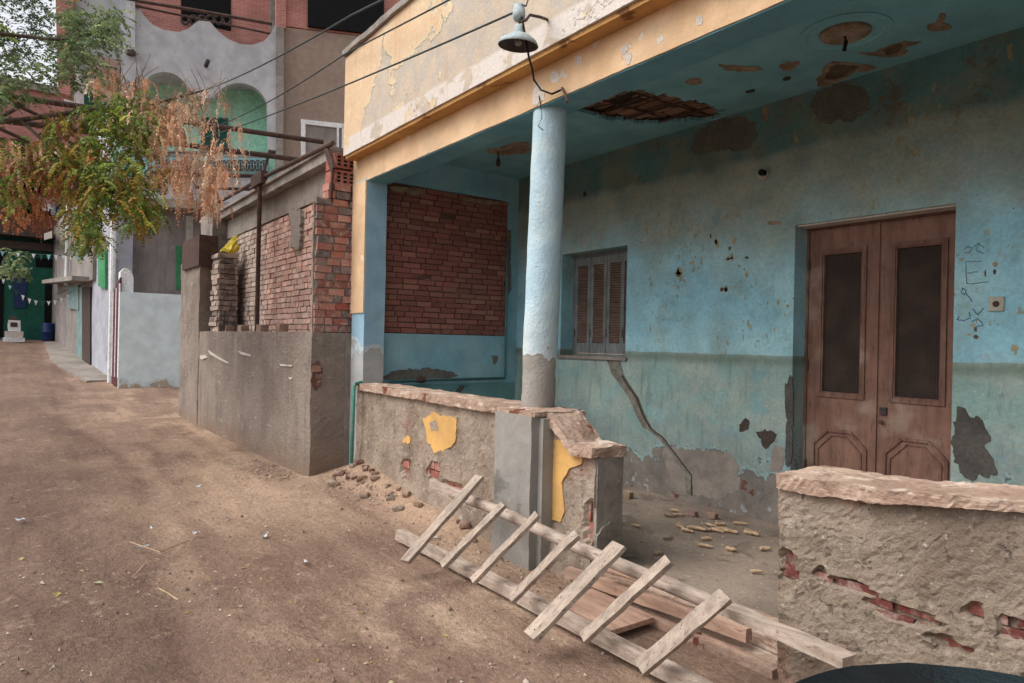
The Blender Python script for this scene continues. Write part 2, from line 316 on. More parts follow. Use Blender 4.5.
# ------------------------------------------------------------------ geometry
def link(o): col.objects.link(o); return o
def setp(o, label=None, cat=None, group=None, kind=None):
    for k, v in (('label', label), ('category', cat), ('group', group), ('kind', kind)):
        if v: o[k] = v
    return o
def empty(name, loc, label=None, cat=None, group=None):
    o = link(bpy.data.objects.new(name, None)); o.location = loc; o.empty_display_size = .2
    bpy.context.view_layer.update(); return setp(o, label, cat, group)
class G:
    def __init__(s): s.v = []; s.f = []; s.c = []
    def add(s, vs, fs, c=None):
        b = len(s.v); s.v += [Vector(v) for v in vs]; s.f += [tuple(b + i for i in f) for f in fs]; s.c += [c or (.5, .5, .5, 1)] * len(fs); return s
    def box(s, a, b, c=None, jit=0):
        a = Vector(a); b = Vector(b); vs = []
        for i in range(8):
            p = Vector((b.x if i & 1 else a.x, b.y if i & 2 else a.y, b.z if i & 4 else a.z))
            if jit: p += Vector((random.uniform(-jit, jit) for _ in range(3)))
            vs.append(p)
        return s.add(vs, [(0, 2, 3, 1), (4, 5, 7, 6), (0, 1, 5, 4), (2, 6, 7, 3), (0, 4, 6, 2), (1, 3, 7, 5)], c)
    def obox(s, o, U, V, W, c=None, jit=0):     # oriented box from corner o with edge vectors
        vs = []
        for i in range(8):
            p = o + (U if i & 1 else U * 0) + (V if i & 2 else V * 0) + (W if i & 4 else W * 0)
            if jit: p = p + Vector((random.uniform(-jit, jit) for _ in range(3)))
            vs.append(p)
        return s.add(vs, [(0, 2, 3, 1), (4, 5, 7, 6), (0, 1, 5, 4), (2, 6, 7, 3), (0, 4, 6, 2), (1, 3, 7, 5)], c)
    def tube(s, pts, r, n=8, r2=None, jit=0, cap=True):
        pts = [Vector(p) for p in pts]; rings = []
        for i, p in enumerate(pts):
            t = (pts[min(i + 1, len(pts) - 1)] - pts[max(i - 1, 0)]).normalized()
            a = t.cross(Vector((0, 0, 1)));
            if a.length < .1: a = t.cross(Vector((1, 0, 0)))
            a.normalize(); b = t.cross(a); rr = r if r2 is None else r + (r2 - r) * i / (len(pts) - 1)
            rings.append([p + (a * math.cos(6.2832 * k / n) + b * math.sin(6.2832 * k / n)) * rr * (1 + random.uniform(-jit, jit)) for k in range(n)])
        vs = sum(rings, []); fs = []
        for i in range(len(pts) - 1):
            for k in range(n): fs.append((i * n + k, i * n + (k + 1) % n, (i + 1) * n + (k + 1) % n, (i + 1) * n + k))
        if cap: fs += [tuple(range(n))[::-1], tuple((len(pts) - 1) * n + k for k in range(n))]
        return s.add(vs, fs)
    def bar(s, p, q, w, h, side, seg=6, jit=.003, taper=1.0):   # squared timber p->q; side = direction of width
        p = Vector(p); q = Vector(q); t = (q - p).normalized(); a = (Vector(side) - t * t.dot(Vector(side))).normalized(); b = t.cross(a)
        vs = []; fs = []
        for i in range(seg + 1):
            c = p.lerp(q, i / seg); k = 1 + (taper - 1) * i / seg
            for sx, sy in ((-1, -1), (1, -1), (1, 1), (-1, 1)):
                vs.append(c + a * sx * w / 2 * k + b * sy * h / 2 * k + Vector((random.uniform(-jit, jit) for _ in range(3))))
        for i in range(seg):
            for k in range(4): fs.append((i * 4 + k, i * 4 + (k + 1) % 4, (i + 1) * 4 + (k + 1) % 4, (i + 1) * 4 + k))
        fs += [(3, 2, 1, 0), tuple(seg * 4 + k for k in range(4))]
        return s.add(vs, fs)
    def prism(s, pts, off, c=None):           # flat outline given thickness vector off
        n = len(pts); vs = [Vector(p) for p in pts] + [Vector(p) + off for p in pts]
        return s.add(vs, [tuple(range(n))[::-1], tuple(range(n, 2 * n))] + [(i, (i + 1) % n, n + (i + 1) % n, n + i) for i in range(n)], c)
    def lathe(s, o, prof, n=24, ax=Vector((0, 0, 1))):
        a = ax.cross(Vector((1, 0, 0)));
        if a.length < .1: a = ax.cross(Vector((0, 1, 0)))
        a.normalize(); b = ax.cross(a); vs = []; fs = []
        for r, z in prof:
            for k in range(n): vs.append(o + ax * z + (a * math.cos(6.2832 * k / n) + b * math.sin(6.2832 * k / n)) * r)
        for i in range(len(prof) - 1):
            for k in range(n): fs.append((i * n + k, i * n + (k + 1) % n, (i + 1) * n + (k + 1) % n, (i + 1) * n + k))
        return s.add(vs, fs)
    def rbox(s, a, b, res, amp, freq, warp=None, hole=None, seed=0, fine=0.0):   # lumpy gridded block
        a = Vector(a); b = Vector(b); n = [max(1, round((b[i] - a[i]) / res)) for i in range(3)]; idx = {}; vs = []; fs = []
        def vid(i, j, k):
            key = (i, j, k)
            if key not in idx:
                p = Vector((a.x + (b.x - a.x) * i / n[0], a.y + (b.y - a.y) * j / n[1], a.z + (b.z - a.z) * k / n[2]))
                q = p * freq + Vector((seed, seed, seed)); d = noise.noise_vector(q) * amp + noise.noise_vector(q * 2.7) * amp * .45 + noise.noise_vector(q * 6.5) * amp * .2
                if fine: d += noise.noise_vector(q * 15) * fine
                w = warp(p.copy()) if warp else p
                if hole: w = w + hole(p, i, j, k, n)
                idx[key] = len(vs); vs.append(w + d)
            return idx[key]
        for i in range(n[0]):
            for j in range(n[1]):
                fs.append((vid(i, j, n[2]), vid(i + 1, j, n[2]), vid(i + 1, j + 1, n[2]), vid(i, j + 1, n[2]))); fs.append((vid(i, j, 0), vid(i, j + 1, 0), vid(i + 1, j + 1, 0), vid(i + 1, j, 0)))
        for i in range(n[0]):
            for k in range(n[2]):
                fs.append((vid(i, 0, k), vid(i + 1, 0, k), vid(i + 1, 0, k + 1), vid(i, 0, k + 1))); fs.append((vid(i, n[1], k), vid(i, n[1], k + 1), vid(i + 1, n[1], k + 1), vid(i + 1, n[1], k)))
        for j in range(n[1]):
            for k in range(n[2]):
                fs.append((vid(0, j, k), vid(0, j, k + 1), vid(0, j + 1, k + 1), vid(0, j + 1, k))); fs.append((vid(n[0], j, k), vid(n[0], j + 1, k), vid(n[0], j + 1, k + 1), vid(n[0], j, k + 1)))
        return s.add(vs, fs)
    def bricks(s, o, U, V, N, w, h, cols, bl=.215, bh=.058, gap=.011, depth=.05, keep=None, jit=.003, proud=.006):
        U = Vector(U); V = Vector(V); N = Vector(N); rows = int(h / (bh + gap)); z = 0
        rh = h / rows
        for r in range(rows):
            x = -random.uniform(0, bl)
            while x < w:
                L = bl * random.uniform(.86, 1.12) * (.5 if random.random() < .13 else 1)
                x0 = max(x + gap / 2, 0); x1 = min(x + L, w)
                if x1 - x0 > .03 and (keep is None or keep((x0 + x1) / 2, (r + .5) * rh)):
                    d = random.uniform(0, proud) + (random.random() < .05) * -.015
                    c = random.choice(cols); k = random.uniform(.9, 1.1); c = lin(tuple(min(255, v * k) for v in c)); dz = random.uniform(-.003, .003)
                    s.obox(o + U * x0 + V * (r * rh + gap / 2 + dz) - N * depth, U * (x1 - x0), V * (rh - gap), N * (depth + d), c, jit)
                x += L + gap
        return s
    def obj(s, name, mat, parent=None, smooth=False, origin=None, **kw):
        base = parent.matrix_world.translation if parent else Vector((0, 0, 0))
        if parent is None:
            xs = [v.x for v in s.v]; ys = [v.y for v in s.v]; zs = [v.z for v in s.v]
            base = Vector(origin) if origin else Vector(((min(xs) + max(xs)) / 2, (min(ys) + max(ys)) / 2, min(zs)))
        me = bpy.data.meshes.new(name); me.from_pydata([tuple(v - base) for v in s.v], [], s.f)
        at = me.attributes.new('Col', 'FLOAT_COLOR', 'FACE'); at.data.foreach_set('color', [x for c in s.c for x in c])
        me.materials.append(M[mat] if isinstance(mat, str) else mat)
        if smooth: me.polygons.foreach_set('use_smooth', [True] * len(me.polygons))
        me.update(); o = bpy.data.objects.new(name, me); link(o)
        if parent: o.parent = parent
        else: o.location = base
        bpy.context.view_layer.update(); return setp(o, **kw)

def rough_outline(pts, seg=.05, amp=.018, seed=0):     # ragged version of an outline (3D points in one plane)
    out = []; n = len(pts); c = sum(pts, Vector()) / n; seg = min(seg, .02)
    # round the corners a little first
    if n < 12 and amp > .0105:
        q_ = []
        for i in range(n):
            a, b = pts[i], pts[(i + 1) % n]; q_ += [a.lerp(b, .22), a.lerp(b, .78)]
        pts = q_; n = len(pts)
    for i in range(n):
        a, b = pts[i], pts[(i + 1) % n]; k = max(1, int((b - a).length / seg))
        for j in range(k):
            p = a.lerp(b, j / k); d = (p - c); L = d.length or 1
            out.append(p + d / L * (noise.noise(p * 7 + Vector((seed, 0, 0))) * 1.5 + noise.noise(p * 19 + Vector((seed, 0, 0))) * 1.1 + noise.noise(p * 47) * .6) * min(amp * 2.0, L * .55))
    return out
def patch(pts, nrm, mat, parent, name='plaster_patch', th=.004, sink=.01, seg=.05, amp=.018, seed=0, **kw):
    nrm = Vector(nrm); pp = [p - nrm * sink for p in rough_outline(pts, seg, amp, seed)]
    g = G(); 
    # orientation so that the thickness grows along nrm
    n = len(pp); vs = pp + [p + nrm * (sink + th) for p in pp]
    g.add(vs, [tuple(range(n)), tuple(range(n, 2 * n))[::-1]] + [(i, n + i, n + (i + 1) % n, (i + 1) % n) for i in range(n)])
    return g.obj(name, mat, parent, **kw)

# ------------------------------------------------------------------ ground
def interp(x, t):
    for (a, b), (c, d) in zip(t, t[1:]):
        if x <= c: k = (x - a) / (c - a); k = k * k * (3 - 2 * k) if False else k; return b + (d - b) * k
    return t[-1][1]
def gz(x, y):
    z = interp(max(x, -60), [(-60, 1.7), (-36, 1.31), (-27, .72), (-19.8, .25), (-14.7, 0), (-10, -.03), (-6, -.1), (60, -.12)])
    if y < -2: z += 0
    mound = .16 * math.exp(-((x + 7.2) ** 2 / .8 + (y - 3.25) ** 2 / .12)) + .10 * math.exp(-((y - 3.3) ** 2) / .06) * max(0, min(1, (-4.6 - x) * 2)) * max(0, min(1, (x + 8.2)))
    return z + mound
def gnoise(x, y):
    q = Vector((x, y, 0)); k = .35 if (x > -6.2 and y > 2.0) else 1
    rut = -.05 * math.exp(-((y - 1.0 - .25 * math.sin(x * .5)) ** 2) / .03) - .045 * math.exp(-((y + .35 - .25 * math.sin(x * .5)) ** 2) / .03)
    return (noise.noise(q * .9) * .035 + noise.noise(q * 3.1) * .016 + noise.noise(q * 9) * .009) * k + rut * (.6 + .4 * noise.noise(q * 1.3)) * (1 if x > -30 else 0)
def axis(lo, hi, near_lo, near_hi, d, D):
    a = []; x = near_lo
    while x <= near_hi: a.append(x); x += d
    x = near_lo; st = d
    while x > lo: st = min(st * 1.35, D); x -= st; a.insert(0, x)
    x = a[-1]; st = d
    while x < hi: st = min(st * 1.35, D); x += st; a.append(x)
    return a
xs = axis(-600, 600, -11, .5, .05, 60); ys = axis(-600, 600, -1.5, 3.6, .05, 60)
g = G(); nx, ny = len(xs), len(ys); vs = []
for x in xs:
    for y in ys:
        q = Vector((x, y, 0)); near = 1 if (-40 < x < 20 and -10 < y < 3.3) else .2
        h = gnoise(x, y)
        inside = y > 3.45 and x > -8.2 and x < 2 and y < 8
        vs.append((x, y, gz(x, y) + h * near if not inside else -.2))
g.add(vs, [(i * ny + j, (i + 1) * ny + j, (i + 1) * ny + j + 1, i * ny + j + 1) for i in range(nx - 1) for j in range(ny - 1)])
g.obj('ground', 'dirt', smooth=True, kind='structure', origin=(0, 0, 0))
G().box((-7.6, 3.36, -.15), (1.2, 5.7, 0)).obj('porch_floor', 'floor', kind='structure')

# ------------------------------------------------------------------ the blue house
BY = 5.6; EX = -7.62; CZ = 3.85; BZ = 3.46
house = empty('porch_house', (-4, 4.5, 0), 'peeling blue house with an ochre beam over its open front porch', 'house')
# back wall with openings for door and window
D0, D1, DZ = -3.45, -2.165, 2.69; W0, W1, WZ0, WZ1 = -6.66, -5.515, 1.44, 2.72
g = G()
g.box((EX - .3, BY, -.2), (W0, BY + .3, 4.0)); g.box((W0, BY, -.2), (W1, BY + .3, WZ0)); g.box((W0, BY, WZ1), (W1, BY + .3, 4.0))
g.box((W1, BY, -.2), (D0, BY + .3, 4.0)); g.box((D0, BY, DZ), (D1, BY + .3, 4.0)); g.box((D1, BY, -.2), (1.3, BY + .3, 4.0))
wall = g.obj('back_wall', 'back', house)
# crack from the window corner down to the floor
cl = [onY(613, 357, BY), onY(618, 374, BY), onY(624, 384, BY), onY(634, 397, BY), onY(641, 415, BY), onY(648, 428, BY), onY(660, 436, BY), onY(670, 448, BY), onY(680, 462, BY), onY(689, 474, BY), onY(690, 494, BY)]
wd = [.15, .14, .12, .11, .10, .09, .065, .05, .055, .07, .05]
L = []; Rr = []
for i, (p, w) in enumerate(zip(cl, wd)):
    j = random.uniform(-.012, .012); L.append(p + Vector((-w / 1.4 + j, 0, 0))); Rr.append(p + Vector((w / 1.4 + j, 0, 0)))
patch(L + Rr[::-1], (0, -1, 0), 'crack', wall, 'crack', .004, .01, .04, .006)
L = [p + Vector((.34 * w + random.uniform(-.008, .008), 0, -.01)) for p, w in zip(cl, wd)]; L2 = [p + Vector((.56 * w + .004, 0, 0)) for p, w in zip(cl, wd)]
patch(L[1:] + L2[1:][::-1], (0, -1, 0), 'darkgap', wall, 'crack', .006, .004, .04, .006)
# bare patches on the wall
def pp(pts, Y=BY): return [onY(x, y, Y) for x, y in pts]
for pts, mt in (([(955, 404), (968, 408), (980, 428), (988, 440), (996, 478), (954, 478)], 'damp'), ([(770, 452), (778, 446), (784, 456), (780, 470), (770, 468)], 'cement'),
                ([(738, 422), (747, 420), (749, 432), (741, 434)], 'darkgap'), ([(756, 430), (776, 428), (778, 436), (768, 447), (760, 440)], 'darkgap'),
                ([(662, 449), (668, 446), (700, 452), (724, 452), (738, 462), (742, 500), (668, 497)], 'cement'), ([(812, 92), (842, 80), (872, 92), (870, 112), (838, 126), (812, 116)], 'sootpatch'),
                ([(695, 132), (712, 122), (756, 116), (756, 148), (730, 150), (690, 156)], 'sootpatch'), ([(762, 108), (768, 108), (770, 120), (763, 120)], 'tan'),
                ([(768, 222), (782, 220), (783, 224), (770, 226)], 'tan'), ([(784, 392), (792, 372), (793, 400), (792, 466), (784, 468), (787, 430)], 'damp')):
    patch(pp(pts), (0, -1, 0), mt, wall, 'bare_patch', .003, .01, .03, .018, seed=len(pts))
for cx_, cy_, k_ in ((683, 274, 7), (730, 253, 8), (729, 286, 6), (714, 240, 4), (696, 262, 4), (745, 268, 4), (790, 300, 3), (990, 270, 4), (975, 330, 5)):
    for _ in range(k_):
        x_, y_ = cx_ + random.gauss(0, 3.5), cy_ + random.gauss(0, 6); w_, h_ = random.uniform(.8, 2.4), random.uniform(.8, 3.6)
        patch(pp([(x_ - w_, y_ - h_ * .3), (x_, y_ - h_), (x_ + w_, y_ - h_ * .2), (x_ + w_ * .4, y_ + h_), (x_ - w_ * .7, y_ + h_ * .8)]), (0, -1, 0), random.choice(['flake', 'flake', 'flake', 'tandark']), wall, 'bare_patch', .002, .01, .02, .008, seed=x_)
# marker scribbles beside the door
def scrib(lines, mt):
    for ln in lines:
        P = [onY(x, y, BY - .0005) for x, y in ln]; Q = []
        for a, b in zip(P, P[1:]): Q += [a.lerp(b, k / 4) + Vector((random.uniform(-.004, .004), 0, random.uniform(-.004, .004))) for k in range(4)]
        G().tube(Q + [P[-1]], .0032, 5).obj('scribble_stroke', mt, wall)
scrib([[(964, 250), (968, 246), (972, 248), (970, 253), (964, 252)], [(974, 246), (979, 243), (976, 250), (983, 254)], [(978, 243), (984, 248)], [(966, 262), (967, 284)], [(966, 262), (982, 261)], [(968, 273), (978, 272)], [(967, 284), (988, 282)]], 'inkgrey')
scrib([[(962, 288), (966, 290), (965, 295), (961, 293), (963, 288)], [(966, 293), (972, 302)], [(957, 319), (964, 321), (970, 318), (969, 312)], [(973, 309), (978, 315), (984, 308)], [(972, 322), (978, 318), (983, 325), (976, 327)], [(957, 320), (959, 316)]], 'inkblue')
# small fittings on the wall
p = onY(997, 304, BY); sw = G().box(p - Vector((.045, .02, .05)), p + Vector((.045, .01, .05)), jit=.002).obj('switch_box', 'plastic', wall)
G().lathe(p + Vector((0, -.02, 0)), [(.0, -.012), (.018, -.012), (.022, 0)], 12, Vector((0, 1, 0))).obj('switch_knob', 'rust', sw)
p = onY(764, 174, BY); fx = G().lathe(p, [(.055, .02), (.055, -.02), (.04, -.03), (.04, -.055), (.0, -.06)], 16, Vector((0, 1, 0))).obj('lamp_holder', 'plastic', wall)
G().lathe(p + Vector((.02, -.05, 0)), [(.03, .02), (.03, -.03), (.0, -.035)], 12, Vector((0, 1, 0))).obj('socket', 'rubber', fx)
G().box(onY(585, 194, BY) - Vector((.02, .01, .03)), onY(585, 194, BY) + Vector((.02, .02, .03))).obj('wall_hole', 'darkgap', wall)
# end wall (brick filled arch of the porch end)
ew = G()
ew.box((EX - .3, 3.56, -.2), (EX, BY, 1.67)); ew.box((EX - .3, 3.56, 3.52), (EX, BY, 4.0)); ew.box((EX - .3, 5.45, 1.67), (EX, BY, 3.52))
ew = ew.obj('end_wall', 'sidewall', house)
fl = G().box((EX - .02, 3.565, -.1), (EX + .006, BY - .002, 1.04)).obj('dado_panel', 'greenlow', ew)
REDS = [(160, 98, 84), (154, 92, 80), (164, 104, 88), (150, 90, 78), (158, 102, 88), (168, 112, 96)]
G().box((EX - .28, 3.57, 1.672), (EX - .06, 5.448, 3.518)).obj('mortar_core', 'redjoint', ew)
G().bricks(Vector((EX - .045, 3.57, 1.675)), (0, 1, 0), (0, 0, 1), (1, 0, 0), 1.878, 1.84, REDS, .22, .056, .011, .05, keep=lambda a, b: not (.93 < a < 1.03 and 1.42 < b < 1.54)).obj('brick_infill', 'brick', ew)
patch([onX(x, y, EX) for x, y in ((380, 378), (392, 370), (420, 368), (450, 371), (458, 377), (430, 381), (400, 382))], (1, 0, 0), 'cement_dark', ew, 'bare_patch', .009, .01, .05, .02)
for pts in (((390, 186), (410, 188), (424, 191), (421, 197), (405, 193), (392, 191)), ((455, 197), (500, 202), (498, 205), (470, 203))):
    patch([onX(x, y, EX) for x, y in pts], (1, 0, 0), 'tan', ew, 'bare_patch', .004, .01, .04, .012)
# right hand end of the porch (outside the picture, closes it)
G().box((1.3, 3.36, -.2), (1.6, BY + .3, 4.0)).obj('end_wall', 'sidewall', house)
# piers and column
pr = G().rbox((-7.87, 3.3, -.2), (-7.5, 3.56, BZ + .02), .13, .006, 2, seed=3).obj('pier', 'pier', house)
G().box((-7.88, 3.285, 1.9), (-7.505, 3.32, BZ)).obj('pier_edge', 'beam', pr)
g = G(); cb = Vector((-4.40, 3.47, 1.0)); ct = Vector((-4.29, 3.45, BZ + .02)); n = 28; rows = 50; vs = []; fs = []
for i in range(rows + 1):
    t = i / rows; c = cb.lerp(ct, t); r = .143 - .008 * t; z = c.z
    for k in range(n):
        a = 6.2832 * k / n; d = Vector((math.cos(a), math.sin(a), 0)); q = c + d * r
        e = noise.noise(q * 7) * .004; wr = 1.50 + (noise.noise(q * 3.5) * .22)
        if z < wr: e += -.006 + noise.noise(q * 22) * .005
        vs.append(q + d * e)
for i in range(rows):
    for k in range(n): fs.append((i * n + k, i * n + (k + 1) % n, (i + 1) * n + (k + 1) % n, (i + 1) * n + k))
g.add(vs, fs); g.obj('column', 'column', house, smooth=True)
G().lathe(Vector((.2, 3.46, 0)), [(.145, -.1), (.135, BZ)], 28).obj('column', 'column', house, smooth=True)
# beam, parapet, roof slab
bm = G().rbox((-8.06, 3.3, BZ), (1.6, 3.57, 3.80), .07, .004, 4, seed=4, fine=.002).obj('beam', 'beam', house)
G().box((-7.5, 3.312, BZ - .010), (1.6, 3.58, 3.84)).obj('beam_inner_face', 'beamblue', bm)
g = G().rbox((-7.84, 3.14, 3.78), (1.6, 3.46, 4.98), .16, .006, 1.5, warp=lambda p: Vector((p.x, p.y, p.z + (0 if p.z < 4 else .03 * math.sin(p.x))))); g.obj('parapet', 'fascia', house)
G().rbox((-7.86, 3.10, 4.975), (1.6, 3.5, 5.04), .09, .012, 3).obj('coping', 'concrete', house)
G().box((-7.83, 3.16, 3.745), (1.6, 3.299, 3.779)).obj('soffit', 'soffit', house)
# ceiling with a real hole showing the brick slab
hole = [onZ(x, y, CZ) for x, y in ((573, 109), (600, 98), (628, 90), (652, 92), (682, 98), (712, 106), (729, 113), (716, 119), (690, 121), (650, 123), (612, 121))]
hole = rough_outline(hole, .12, .03)
def inside(p, poly):
    c = False; n = len(poly)
    for i in range(n):
        a, b = poly[i], poly[(i + 1) % n]
        if (a.y > p.y) != (b.y > p.y) and p.x < (b.x - a.x) * (p.y - a.y) / (b.y - a.y) + a.x: c = not c
    return c
g = G(); st = .03; x = EX
X0, X1, Y0, Y1 = -5.4, -3.8, 3.9, BY
nx_, ny_ = int((X1 - X0) / st), int((Y1 - Y0) / st)
for i in range(nx_):
    for j in range(ny_):
        a = X0 + (X1 - X0) * i / nx_; b = X0 + (X1 - X0) * (i + 1) / nx_; c = Y0 + (Y1 - Y0) * j / ny_; d = Y0 + (Y1 - Y0) * (j + 1) / ny_
        if not inside(Vector(((a + b) / 2, (c + d) / 2, 0)), hole):
            g.box((a, c, CZ), (b, d, CZ + .035))
g.box((EX, 3.57, CZ), (X0, BY, CZ + .035)); g.box((X1, 3.57, CZ), (1.3, BY, CZ + .035)); g.box((X0, 3.57, CZ), (X1, Y0, CZ + .035))
ce = g.obj('ceiling', 'ceil', house)
G().box((-8.0, 3.5, CZ + .07), (1.6, BY + .3, CZ + .2)).obj('roof_slab', 'mortard', house)
G().bricks(Vector((X0, Y0, CZ + .058)), (1, 0, 0), (0, 1, 0), (0, 0, -1), 1.6, 1.7, [(150, 112, 88), (130, 92, 72), (164, 124, 98)], .24, .115, .03, .04, jit=.006).obj('slab_bricks', 'brick', ce)
g = G()
for y in (4.35, 4.65, 4.95, 5.25): g.tube([(X0, y - .05, CZ + .02), (X1, y + .08, CZ + .015)], .012, 6)
for x in (-5.0, -4.72, -4.4, -4.1): g.tube([(x, Y0, CZ + .03), (x + .05, BY, CZ + .03)], .008, 6)
g.obj('reinforcing_bars', 'rust', ce)
def cz(pts): return [onZ(x, y, CZ) for x, y in pts]
for pts, mt in (([(716, 63), (724, 65), (745, 66), (762, 66), (764, 70), (745, 72), (726, 70)], 'tan'), ([(776, 66), (786, 62), (800, 61), (796, 68), (784, 71)], 'tan'),
                ([(816, 79), (828, 60), (845, 62), (860, 64), (876, 65), (874, 70), (856, 72), (842, 80), (826, 86), (816, 86)], 'tan'), ([(832, 64), (852, 64), (858, 68), (840, 77), (824, 80)], 'tandark'),
                ([(854, 52), (872, 53), (890, 46), (908, 40), (924, 42), (910, 46), (905, 54), (888, 57), (866, 55)], 'tan'), ([(884, 48), (903, 42), (900, 52), (886, 55)], 'tandark'),
                ([(926, 24), (936, 22), (940, 13), (946, 15), (944, 22), (954, 26), (944, 31), (928, 31)], 'tan'), ([(684, 80), (692, 78), (703, 80), (700, 84), (688, 85)], 'tan'),
                ([(485, 148), (496, 149), (510, 143), (531, 141), (531, 152), (505, 156), (488, 153)], 'tan'), ([(744, 90), (756, 89), (757, 92), (746, 93)], 'darkgap'), ([(783, 77), (789, 76), (790, 79), (784, 80)], 'darkgap')):
    patch(cz(pts), (0, 0, -1), mt, ce, 'bare_patch', .007 if mt == 'tandark' else .004, .01, .04, .012, seed=len(pts))
# ceiling rose
rc = onZ(845, 32, CZ); rose = G().lathe(rc, [(.30, .01), (.30, -.008), (.26, -.014), (.24, -.006), (.2, -.012), (.17, -.004)], 40).obj('ceiling_rose', 'ceil', ce)
G().lathe(rc, [(.165, 0), (.165, -.02), (.14, -.032), (0, -.034)], 32).obj('rose_centre', 'tan', rose)
G().tube([rc + Vector((0, 0, -.03)), rc + Vector((.01, 0, -.07)), rc + Vector((-.01, .01, -.13))], .014, 8).obj('hanging_wire', 'rubber', rose)
hp = onZ(498, 151, CZ); hb = G().tube([hp, hp + Vector((.01, 0, -.08))], .009, 6); hb.lathe(hp + Vector((.01, 0, -.19)), [(0, 0), (.02, .01), (.028, .04), (.022, .08), (.012, .11)], 12); hb.obj('pendant_socket', 'metal', ce)
# window with louvred shutters
sh = empty('window', ((W0 + W1) / 2, BY + .18, WZ0)); sh.parent = house; sh.location = Vector(((W0 + W1) / 2, BY + .18, WZ0)) - house.location; bpy.context.view_layer.update()
# (window root becomes its frame mesh)
bpy.data.objects.remove(sh)
g = G(); yy = BY + .2
for a, b in (((W0, yy, WZ0), (W0 + .04, yy + .06, WZ1)), ((W1 - .04, yy, WZ0), (W1, yy + .06, WZ1)), ((W0 + .04, yy, WZ1 - .04), (W1 - .04, yy + .06, WZ1)), ((W0 + .04, yy, WZ0), (W1 - .04, yy + .06, WZ0 + .03))): g.box(a, b)
win = g.obj('window', 'shutter', house)
G().box((W0 - .04, BY - .03, WZ0 - .035), (W1 + .03, BY + .16, WZ0 + .004), jit=.004).obj('sill', 'cement', win)
G().box((W0 + .05, yy + .065, WZ0 + .04), (W1 - .05, yy + .08, WZ1 - .05)).obj('dark_backing', 'black', win)
nl = 4; LWS = [0, .29, .58, .87, W1 - W0 - .08]
for i in range(nl):
    a = W0 + .04 + LWS[i] + .004; b = W0 + .04 + LWS[i + 1] - .004; g = G(); t = .018; z0, z1 = WZ0 + .035, WZ1 - .045; sw_ = .05 if i < 3 else .02; yo = yy - .005 - (.02 if i == 3 else 0)
    g.box((a, yo, z0), (a + sw_, yo + .035, z1)); g.box((b - sw_, yo, z0), (b, yo + .035, z1)); g.box((a + sw_, yo, z0), (b - sw_, yo + .035, z0 + .13)); g.box((a + sw_, yo, z1 - .1), (b - sw_, yo + .035, z1))
    leaf = g.obj('shutter', 'shutter', win); g = G(); zz = z0 + .14
    while zz < z1 - .11:
        g.obox(Vector((a + sw_, yo + .004, zz)), Vector((b - a - 2 * sw_, 0, 0)), Vector((0, .022, .018)), Vector((0, .004, .008))); zz += .03
    g.obj('louvres', 'slat', leaf)
    G().box((a - .006, yo - .006, z0 + .2), (a + .012, yo + .01, z0 + .3)).obj('hinge', 'metal', leaf)
